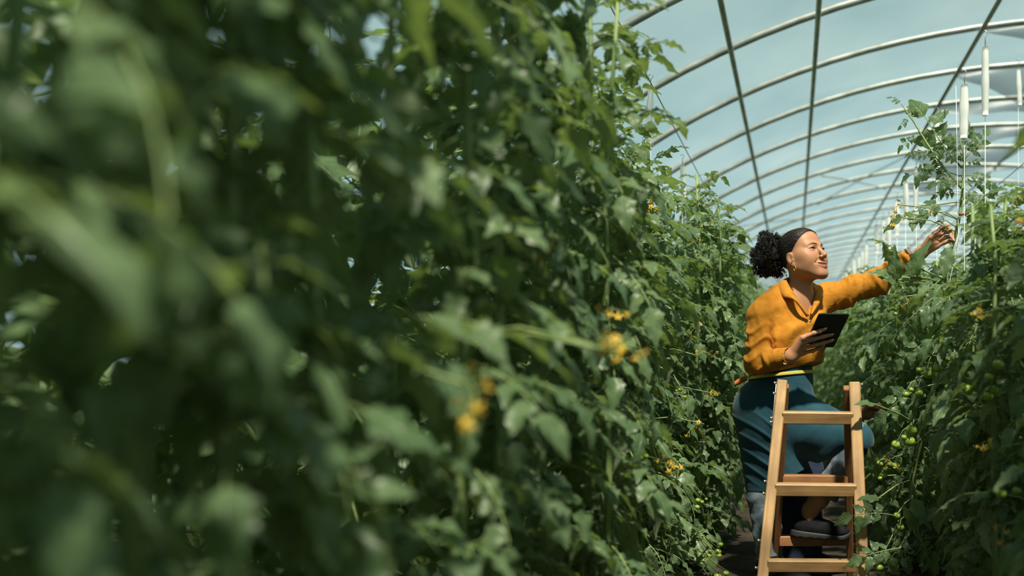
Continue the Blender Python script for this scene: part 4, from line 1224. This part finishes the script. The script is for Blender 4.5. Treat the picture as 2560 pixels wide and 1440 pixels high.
# jeans
JS = [Pn(1908, 1080, 4.79), Pn(1910, 1235, 4.785), Pn(1924, 1390, 4.765)]
JR = [Pn(1965, 1040, 4.73), Pn(2138, 1096, 4.68), Pn(2064, 1238, 4.685)]
def f_jeans(p):
    t, th = along(p, JS[1], JS[2])
    a = chain(p, JS, [.080, .072, .058], .03) - .0030 * ridge(22 * t + 1.5 * np.sin(2 * th) + .7 * np.sin(3 * th), 2.2) - .003 * waves(p, 61, 55)
    a = smax(np.abs(a + .003) - .0035, (t - 1.0) * np.linalg.norm(JS[2] - JS[1]), .002)
    t2, th2 = along(p, JR[1], JR[2])
    b_ = chain(p, JR, [.080, .066, .050], .03) - .004 * ridge(18 * t2 + 1.6 * np.sin(2 * th2), 2.2) - .003 * waves(p, 62, 55)
    b_ = b_ - .004 * np.clip((t2 - .87) / .02, 0, 1)                    # turned-up cuff
    b_ = smax(np.abs(b_ + .003) - .0035, (t2 - 1.02) * np.linalg.norm(JR[2] - JR[1]), .002)
    return np.minimum(a, b_)
jeans = solid('jeans', f_jeans, (-.26, 4.58, .09), (.38, 4.92, .72), .0036, M['jeans'], wom, WR)
rf = random.Random(3); mb = MB()       # frayed hem
for i in range(70):
    a = 2 * PI * rf.random(); c = JS[2] + A3((.058 * math.cos(a), .058 * math.sin(a), 0)); c = Vector(c)
    mb.tube([c, c + Vector((rf.uniform(-.006, .006), rf.uniform(-.006, .006), -rf.uniform(.006, .018)))], .0006, 3)
mb.build('frayed_hem', M['string'], jeans, rel=WR)

# shoes (local: x forward, z up, sole at z = 0)
def f_upper(p):
    d = ell(p, (.050, 0, .048), (.052, .036, .050))
    d = smin(d, ell(p, (.120, .003, .042), (.065, .040, .042)), .03)
    d = smin(d, ell(p, (.195, .004, .034), (.058, .043, .028)), .03)
    d = smin(d, cap(p, (.018, 0, .075), (.028, 0, .095), .020, .014), .015)
    d = smin(d, cap(p, (.098, 0, .082), (.085, 0, .104), .022, .016), .02)
    d = smax(d, -ell(p, (.054, 0, .118), (.038, .030, .041)), .006)
    d = smax(d, .012 - p[:, 2], .003)
    return d - .0008 * waves(p, 5, 220)
def f_sole(p):
    y0 = .004 * p[:, 0] / .2
    o = np.minimum(np.minimum(ell(p * A3((1, 1, 0)), (.055, 0, 0), (.062, .040, .04)), ell(p * A3((1, 1, 0)), (.130, 0, 0), (.085, .040, .04))), ell(p * A3((1, 1, 0)), (.195, .003, 0), (.062, .047, .04)))
    o = smin(o, ell(p * A3((1, 1, 0)), (.125, .0, 0), (.10, .038, .04)), .02)
    rise = .020 * np.clip((p[:, 0] - .20) / .06, 0, 1) ** 2; th = .030 - .010 * np.clip(p[:, 0] / .2, 0, 1)
    d = smax(o, np.abs(p[:, 2] - rise - th / 2) - th / 2, .006)
    return d + .0012 * ridge(160 * p[:, 0], 1) * (p[:, 2] < .006)
UPV = surf(f_upper, (-.02, -.06, 0), (.27, .06, .13), .003); SOV = surf(f_sole, (-.02, -.06, -.005), (.27, .06, .06), .003, 1)
UP_ME = np_mesh('shoe', *UPV, M['shoe']); SO_ME = np_mesh('sole', *SOV, M['sole'])
lac = MB()
for i in range(5):
    x = .100 + .015 * i; z = .092 - .0085 * i
    lac.tube([(x, -.024, z - .010), (x + .004, -.010, z), (x + .007, .010, z), (x + .010, .024, z - .010)], .0022, 5)
LA_ME = mesh('laces', lac.v, lac.f, M['shoe'])
def shoe(parent, loc, az, pitch):
    o = link('shoe', UP_ME, parent); o.matrix_local = Matrix.Translation(Vector(loc) - Vector(WR if parent is wom else MR)) @ Matrix.Rotation(az, 4, 'Z') @ Matrix.Rotation(pitch, 4, 'Y')
    link('sole', SO_ME, o); link('laces', LA_ME, o); return o
heel = P(1979, 1333, 4.69)
t_ = .195 / LT2.z; sa = LB2.lerp(LT2, t_)
shoe(wom, (heel.x, 4.690, .2195), math.radians(2), math.radians(4.5))
shoe(wom, (-.165, 4.775, .001), math.radians(-18), 0)
# bracelet
bc = Pn(2276, 637, 4.786); ba = (LWR - LFO) / np.linalg.norm(LWR - LFO)
x = np.cross(ba, A3((0, 0, 1))); x /= np.linalg.norm(x); y = np.cross(ba, x); mb = MB(); v = []
for i in range(28):
    a = 2 * PI * i / 28
    for (dd, r) in ((-.010, .0325), (-.010, .0345), (.010, .0335), (.010, .0315)):
        v.append(bc + ba * dd + (x * math.cos(a) + y * math.sin(a)) * (r + (.0008 if i % 2 else 0)))
f = [(i*4+k, i*4+(k+1) % 4, ((i+1) % 28)*4+(k+1) % 4, ((i+1) % 28)*4+k) for i in range(28) for k in range(4)]
mb.add(v, f)
for i in range(28):
    a = 2 * PI * i / 28; q = bc + (x * math.cos(a) + y * math.sin(a)) * .0347
    mb.tube([q - ba * .007 , q + ba * .007], .0009, 4, 1)
mb.build('bracelet', [M['bracelet'], M['thread']], wom, rel=WR)
# ------------------------------------------------------------------ a second person, almost hidden behind the woman
MR = A3((.04, 5.01, 0))
man = empty('person', tuple(MR)); tag(man, 'person in dark blue jeans hidden behind the woman, only a leg and one hand showing', 'person')
ML = ((.0, 4.98), (.06, 5.07))
def f_man(p):
    d = ell(p, (-.05, 5.10, .78), (.12, .10, .12))
    d = smin(d, chain(p, [A3((-.06, 5.11, .80)), A3((-.08, 5.13, .98))], [.11, .115], .02), .05)
    d = smin(d, chain(p, [A3((-.07, 5.13, 1.02)), A3((-.07, 5.11, 1.10))], [.055, .05], .01), .03)
    d = smin(d, ell(p, (-.065, 5.10, 1.16), (.078, .092, .105)), .02)
    d = smin(d, chain(p, [A3((-.01, 5.08, .95)), Pn(2040, 1078, 5.04), Pn(2150, 1034, 5.0)], [.05, .04, .03], .02), .03)
    d = smin(d, chain(p, [A3((-.15, 5.13, .98)), A3((-.17, 5.12, .80)), A3((-.08, 5.06, .70))], [.05, .04, .03], .02), .03)
    for sx, yy in ML:
        d = smin(d, chain(p, [A3((-.05 + sx, 5.09, .76)), A3((.0 + sx, yy - .03, .44)), A3((.0 + sx, yy, .06))], [.085, .06, .045], .02), .03)
    return d
mh = {'index': [(2172, 1026, 4.975), (2188, 1014, 4.965), (2200, 1014, 4.955), (2208, 1021, 4.95)],
      'middle': [(2173, 1032, 4.975), (2190, 1022, 4.962), (2200, 1025, 4.952), (2201, 1034, 4.95)],
      'ring': [(2172, 1038, 4.98), (2187, 1031, 4.968), (2195, 1034, 4.958), (2194, 1042, 4.956)],
      'little': [(2170, 1043, 4.985), (2182, 1039, 4.975), (2189, 1042, 4.968), (2188, 1048, 4.966)],
      'thumb': [(2160, 1026, 4.965), (2170, 1017, 4.955), (2182, 1016, 4.945), (2192, 1020, 4.943)]}
pa = [surf(f_man, (-.30, 4.80, .03), (.40, 5.36, 1.32), .006), surf(lambda p: hand(p, mh, Pn(2152, 1034, 4.99), Pn(2128, 1036, 5.02)), Pn(2120, 1075, 4.92), Pn(2220, 995, 5.05), .0022)]
V = np.concatenate([a[0] for a in pa]); F = np.concatenate([pa[0][1], pa[1][1] + len(pa[0][0])])
link('body', np_mesh('body', V - MR, F, M['skin'], np.tile(SKIN2 * 1.3, (len(V), 1))), man)
def f_mjeans(p):
    d = None
    for sx, yy in ML:
        e = chain(p, [A3((-.05 + sx, 5.09, .76)), A3((.0 + sx, yy - .03, .44)), A3((.0 + sx, yy, .07))], [.10, .080, .074], .02); d = e if d is None else smin(d, e, .02)
    d = smin(d, ell(p, (-.05, 5.10, .80), (.13, .115, .13)), .04) - .004 * waves(p, 71, 40)
    return smax(d, .06 - p[:, 2], .004)
solid('jeans', f_mjeans, (-.25, 4.80, .04), (.25, 5.30, .96), .006, M['darkjeans'], man, MR)
M['navy'] = fabric('navy_shirt', (.015, .025, .04), (.02, .035, .05), 700)
def f_mshirt(p):
    d = chain(p, [A3((-.06, 5.11, .84)), A3((-.08, 5.13, .98))], [.120, .126], .02)
    d = smin(d, chain(p, [A3((-.01, 5.08, .95)), Pn(2028, 1066, 5.05)], [.060, .050], .02), .03)
    d = smin(d, chain(p, [A3((-.15, 5.13, .98)), A3((-.17, 5.12, .82))], [.060, .050], .02), .03)
    return smax(d - .004 * waves(p, 72, 40), .80 - p[:, 2], .01)
solid('shirt', f_mshirt, (-.30, 4.88, .70), (.26, 5.36, 1.18), .006, M['navy'], man, MR)
solid('hair', lambda p: smax(ell(p, (-.065, 5.11, 1.172), (.084, .098, .102)) + .003 * waves(p, 9, 160), 1.15 - p[:, 2] - .6 * (p[:, 1] - 5.12), .01), (-.18, 4.97, 1.02), (.05, 5.25, 1.32), .005, M['hair'], man, MR, proj=1)
shoe(man, (-.06, 4.99, .001), math.radians(-25), 0)
shoe(man, (.0, 5.08, .001), math.radians(-25), 0)
# ------------------------------------------------------------------ the plant she is tending, and what shows on its neighbours
MP = Vector((.62, 4.70, 0))
main = empty('tomato_plant', MP); tag(main, 'tall tomato plant by the ladder with green tomato bunches, its stem held by the woman', 'plant', 'right row tomato plants')
ms = [Vector((.62, 4.70, 0)), P(2290, 1330, 4.72), P(2278, 1200, 4.72), P(2305, 1090, 4.73), P(2332, 985, 4.74), P(2345, 900, 4.74), P(2368, 800, 4.74), P(2364, 700, 4.75), P(2372, 640, 4.76), P(2388, 590, 4.77), P(2401, 530, 4.77), P(2408, 460, 4.78), P(2412, 400, 4.79), P(2400, 350, 4.80)]
msr = [p - MP for p in ms]
mb = MB(); mb.tube(msr, [.013, .012, .012, .011, .011, .0105, .010, .0095, .009, .0085, .008, .007, .005, .003], 8); mb.build('stem', M['stem'], main)
def nearest_stem(q):
    best = None
    for i in range(len(ms) - 1):
        for k in range(6):
            s = ms[i].lerp(ms[i + 1], k / 6)
            if best is None or (s - q).length < best[0]: best = ((s - q).length, s)
    return best[1]
lr = random.Random(8)
def leaf_to(root, base, tip, me=None, up=(0.1, -.75, .65), stem=None, petiole=True, name='leaf'):
    """a leaf whose stalk starts at base and whose point ends at tip"""
    rt = root.location
    d = tip - base; me = me or lr.choice(LEAF_HI); L = max(v.co.y for v in me.vertices); sc = d.length / L
    y = d.normalized(); z = Vector(up); z = (z - y * z.dot(y)).normalized(); x = y.cross(z)
    o = link(name, me, root); Mx = Matrix((x, y, z)).transposed().to_4x4() @ Matrix.Scale(sc, 4); Mx.translation = base - rt; o.matrix_local = Mx
    if petiole:
        s = stem or nearest_stem(base - Vector((0, 0, .03)))
        mb = MB(); mb.tube([s - rt, s.lerp(base, .5) - rt + Vector((0, 0, .012)), base - rt], [.0042, .0036, .0030], 5); mb.build('petiole', M['stem'], root)
    return o
def single(seed, L=.13, Wd=.058):
    r = random.Random(seed); v, f, uv = leaflet(L, Wd, r, 12, 4, 4.5, .35, .35, .15); mb = MB(); mb.add(v, f, 0, uv); mb.tube([(0, -.02, .002), (0, 0, 0), (0, L * .3, 0)], [.0016, .0014, .0008], 4, 1, cap=False); return to_mesh('leaf', mb)
SINGLE = [single(i) for i in range(4)]
# leaves the photograph shows around her hand and sleeve, before the ladder rail and at the top
for (bx, by, tx_, ty2, Y, kind, u) in (
    (2276, 692, 2312, 596, 4.66, 's', (-.5, -.8, .2)), (2238, 700, 2241, 614, 4.62, 's', (-.3, -.9, .2)), (2226, 690, 2176, 672, 4.62, 's', (.1, -.8, .6)),
    (2232, 655, 2203, 612, 4.63, 's', (-.5, -.8, .3)), (2240, 705, 2200, 688, 4.62, 's', (.0, -.8, .6)), (2285, 690, 2262, 655, 4.64, 's', (.3, -.9, .3)),
    (2375, 620, 2355, 690, 4.66, 's', (-.3, -.9, .1)),
    (2400, 505, 2215, 528, 4.78, 'c', (.1, -.6, .8)), (2398, 440, 2290, 400, 4.85, 'c', (0, -.8, .5)),
    (2405, 420, 2262, 262, 4.9, 'c', (-.5, -.8, .2)), (2408, 470, 2470, 500, 4.7, 'c', (0, -.7, .7)), (2405, 500, 2455, 480, 4.75, 'c', (0, -.8, .6)),
    (2408, 455, 2325, 445, 4.80, 'c', (0, -.8, .5)), (2410, 420, 2450, 392, 4.80, 'c', (.2, -.8, .5)), (2412, 390, 2424, 300, 4.85, 'c', (.1, -.9, .3)), (2410, 402, 2338, 372, 4.82, 'c', (-.2, -.8, .4)),
    (2406, 440, 2486, 428, 4.78, 'c', (.1, -.8, .6)), (2402, 480, 2335, 478, 4.82, 'c', (0, -.8, .6)), (2412, 395, 2445, 350, 4.9, 'c', (.2, -.8, .4)), (2404, 470, 2450, 520, 4.82, 'c', (.2, -.8, .6)),
    (2410, 400, 2480, 330, 4.85, 'c', (.2, -.9, .3)), (2412, 395, 2360, 330, 4.85, 'c', (-.2, -.9, .3)), (2395, 560, 2500, 580, 4.72, 'c', (0, -.6, .8)),
    (2365, 690, 2255, 770, 4.66, 'c', (0, -.8, .6)), (2366, 720, 2210, 840, 4.60, 'c', (0, -.8, .55)), (2372, 660, 2480, 720, 4.66, 'c', (.2, -.8, .5)),
    (2366, 760, 2470, 820, 4.62, 'c', (0, -.8, .6)), (2360, 830, 2230, 900, 4.62, 'c', (0, -.8, .6)), (2350, 870, 2450, 900, 4.66, 'c', (0, -.8, .6)),
    (2340, 960, 2180, 1000, 4.64, 'c', (0, -.8, .6)), (2320, 1010, 2210, 1050, 4.64, 'c', (0, -.8, .6)), (2325, 1000, 2420, 1060, 4.62, 'c', (0, -.8, .6)),
    (2300, 1100, 2240, 1140, 4.66, 'c', (0, -.8, .6)), (2290, 1150, 2390, 1210, 4.6, 'c', (0, -.8, .6)), (2284, 1180, 2190, 1240, 4.55, 'c', (0, -.8, .6)),
    (2240, 1290, 2118, 1262, 4.05, 'c', (-.2, -.85, .5)), (2250, 1370, 2122, 1390, 4.05, 'c', (-.2, -.85, .5)), (2285, 1330, 2360, 1420, 4.3, 'c', (.1, -.8, .6)),
    (2270, 1340, 2200, 1420, 4.2, 'c', (0, -.8, .6)), (2280, 1250, 2330, 1320, 4.3, 's', (.1, -.8, .5)), (2300, 1300, 2352, 1270, 4.3, 's', (.1, -.8, .5)), (2290, 1320, 2260, 1270, 4.3, 's', (-.1, -.8, .5)),
    (2185, 1010, 2140, 1004, 4.28, 's', (0, -.5, .9)), (2196, 1245, 2145, 1240, 4.1, 's', (0, -.5, .9)), (2200, 1190, 2168, 1120, 4.5, 's', (-.5, -.8, .2))):
    leaf_to(main, P(bx, by, Y), P(tx_, ty2, Y - .05), lr.choice(SINGLE) if kind == 's' else lr.choice(LEAF_HI), u)
# a side shoot leaning out to the left at the top, with small young leaves
sh_ = [P(2404, 470, 4.79), P(2360, 420, 4.84), P(2318, 360, 4.88), P(2285, 305, 4.90), P(2255, 262, 4.90)]
mb = MB(); mb.tube([q - MP for q in sh_], [.0065, .006, .005, .004, .0025], 7); mb.build('side_shoot', M['stem'], main)
for i in range(13):
    u = .25 + 3.7 * i / 12; k = min(3, int(u)); q = sh_[k].lerp(sh_[k + 1], u - k); an = i * 2.3; L = .13 * (1 - .6 * i / 12) + .03
    leaf_to(main, q, q + Vector((math.cos(an) * L, -.3 * L * math.sin(an * 1.7), math.sin(an) * L * .8 + .01)), lr.choice(LEAF_HI), (0, -.8, .5), petiole=False)
# bunches of green tomatoes
def bunch(spots, Y, r):
    qs = [P(a, b_ - rr * .9, Y - .02 * (i % 2)) for i, (a, b_, rr) in enumerate(spots)]
    c = sum(qs, Vector()) / len(qs); s = nearest_stem(c + Vector((.06, 0, .06))); rt = MP
    kn = s.lerp(c, .5) + Vector((0, -.02, .035)); mb = MB()
    mb.tube([s - rt, s.lerp(kn, .5) + Vector((0, 0, .012)) - rt, kn - rt, kn.lerp(c, .55) + Vector((0, 0, .02)) - rt], [.0042, .0038, .0032, .0026], 6)
    for q in qs: mb.tube([kn.lerp(c, .45) + Vector((0, 0, .014)) - rt, kn.lerp(q, .7) + Vector((0, 0, .018)) - rt, q - rt], [.0022, .0020, .0018], 5)
    mb.build('fruit_stalk', M['stem'], main)
    for i, (q, (a, b_, rr)) in enumerate(zip(qs, spots)): add_fruit(main, q - rt, rr / FPX * Y, i + a)
bunch([(2282, 1077, 15), (2272, 1105, 13.5), (2243, 1113, 12.5), (2262, 1094, 8)], 4.55, .02)
bunch([(2318, 935, 13.5), (2346, 921, 12.5), (2298, 925, 8)], 4.58, .02)
bunch([(2294, 985, 10.5), (2265, 986, 9), (2280, 975, 7)], 4.58, .02)
bunch([(2201, 1159, 8), (2213, 1172, 7), (2211, 1188, 8), (2236, 1163, 8), (2252, 1174, 10), (2198, 1196, 6)], 4.45, .014)
bunch([(2363, 776, 10), (2381, 779, 9.5), (2387, 806, 7)], 4.60, .016)
bunch([(2230, 772, 6), (2240, 785, 6), (2222, 776, 5), (2246, 770, 5)], 4.72, .01)
bunch([(2245, 1290, 9), (2250, 1320, 9), (2200, 1420, 10)], 4.5, .014)
# clips that hold the string to the stem and a small printed tag
for (a, b_, w) in ((2405, 537, .016), (2346, 880, .016)):
    q = P(a, b_, 4.755) - MP; mb = MB(); mb.tube([q + Vector((-w * .9, -.004, 0)), q + Vector((0, -.010, .001)), q + Vector((w * .9, -.004, .002))], .005, 6); mb.tube([q + Vector((w * .8, -.006, -.004)), q + Vector((w * .8, -.006, .010))], .004, 6); mb.build('stem_clip', M['clip'], main)
q = P(2371, 818, 4.70); mb = MB(); mb.beam(q - MP + Vector((-.017, 0, .003)), q - MP + Vector((.017, 0, -.001)), .010, .0012, (0, -1, .1), 0, .0003); tg = mb.build('plant_tag', M['tagm'], main)
mb = MB()
for i in range(5): mb.beam(q - MP + Vector((-.009 + .0042 * i, -.0012, -.0028 + .0015)), q - MP + Vector((-.009 + .0042 * i, -.0012, .0032 + .0005)), .0012, .0005, (0, -1, 0), 0, .0001)
mb.build('tag_print', M['ink'], tg)
mb = MB(); mb.tube([Vector((.72, 4.80, 2.2)) - MP, P(2396, 600, 4.75) - MP, P(2375, 700, 4.73) - MP, P(2352, 880, 4.72) - MP], .0013, 4); mb.build('string', M['string'], main)

def nearest_plant(lst, y): return min(lst, key=lambda a: abs(a[0].location.y - y))[0]
def flower_at(px, py, Y, lst, n_=2, sc=1.0, up=None):
    r = nearest_plant(lst, Y) if lst else main; q = P(px, py, Y); rl = Vector(r.location)
    for k in range(n_):
        o = link('flower_spray', FLOWER[(int(px) + k) % 4], r, q - rl + Vector((.012 * k, .015 * k, -.018 * k))); o.rotation_euler = (.3 * k, .4 * math.sin(px + k), 2.6 + px + 2.2 * k); o.scale = (sc,) * 3
    s = Vector((r.location.x, r.location.y, q.z + .02)) if lst else nearest_stem(q); s = s - rl
    mb = MB(); mb.tube([s, s.lerp(q - rl, .5) + Vector((0, 0, .02)), q - rl], .0024, 4); mb.build('flower_stalk', M['stem'], r)
for a in ((2245, 512, 4.70), (2330, 532, 4.70), (2340, 555, 4.72), (2258, 742, 4.6), (2262, 545, 4.72), (2196, 1150, 4.42)): flower_at(*a, None, 1, .9)
for (px, py, Y) in ((2430, 790, 3.0), (2540, 500, 3.6), (2500, 1120, 3.0), (2515, 1310, 2.9), (2535, 560, 2.9)): flower_at(px, py, Y, RIGHT, 1, .9)
for (px, py, Y, n_) in ((1605, 500, 4.0, 2), (1420, 612, 2.3, 1), (1480, 862, 1.75, 1), (1545, 880, 1.72, 1), (1600, 740, 3.3, 1), (1760, 815, 4.9, 1), (1745, 890, 4.6, 1), (1760, 1060, 4.3, 1), (1655, 1150, 3.4, 2), (1720, 600, 5.0, 1), (1500, 790, 2.5, 1), (1165, 960, 1.3, 1), (1790, 985, 4.7, 1)):
    flower_at(px, py, Y, LEFT, n_, .9)
# small green tomatoes low on the left row and nearer, blurred ones on the right
def few(lst, px, py, Y, n_, r):
    rt = nearest_plant(lst, Y); rl = Vector(rt.location); q = P(px, py, Y) - rl
    sp = [q + Vector((lr.uniform(-1, 1) * r * 2.2, lr.uniform(-1, 1) * r, -lr.random() * r * 4 - k * r)) for k in range(n_)]
    add_truss(rt, (0, 0, q.z + .08), sp, r)
for (px, py, Y, n_, r) in ((1790, 1340, 4.4, 6, .014), (1800, 1400, 4.4, 6, .016), (1612, 1120, 3.3, 2, .012), (1760, 1230, 4.3, 4, .011), (1700, 960, 4.2, 3, .010)): few(LEFT, px, py, Y, n_, r)
for (px, py, Y, n_, r) in ((2465, 895, 3.3, 2, .021), (2425, 925, 3.4, 1, .019), (2500, 890, 3.2, 2, .018), (2530, 1180, 3.0, 2, .016), (2480, 1010, 3.8, 2, .014)): few(RIGHT, px, py, Y, n_, r)
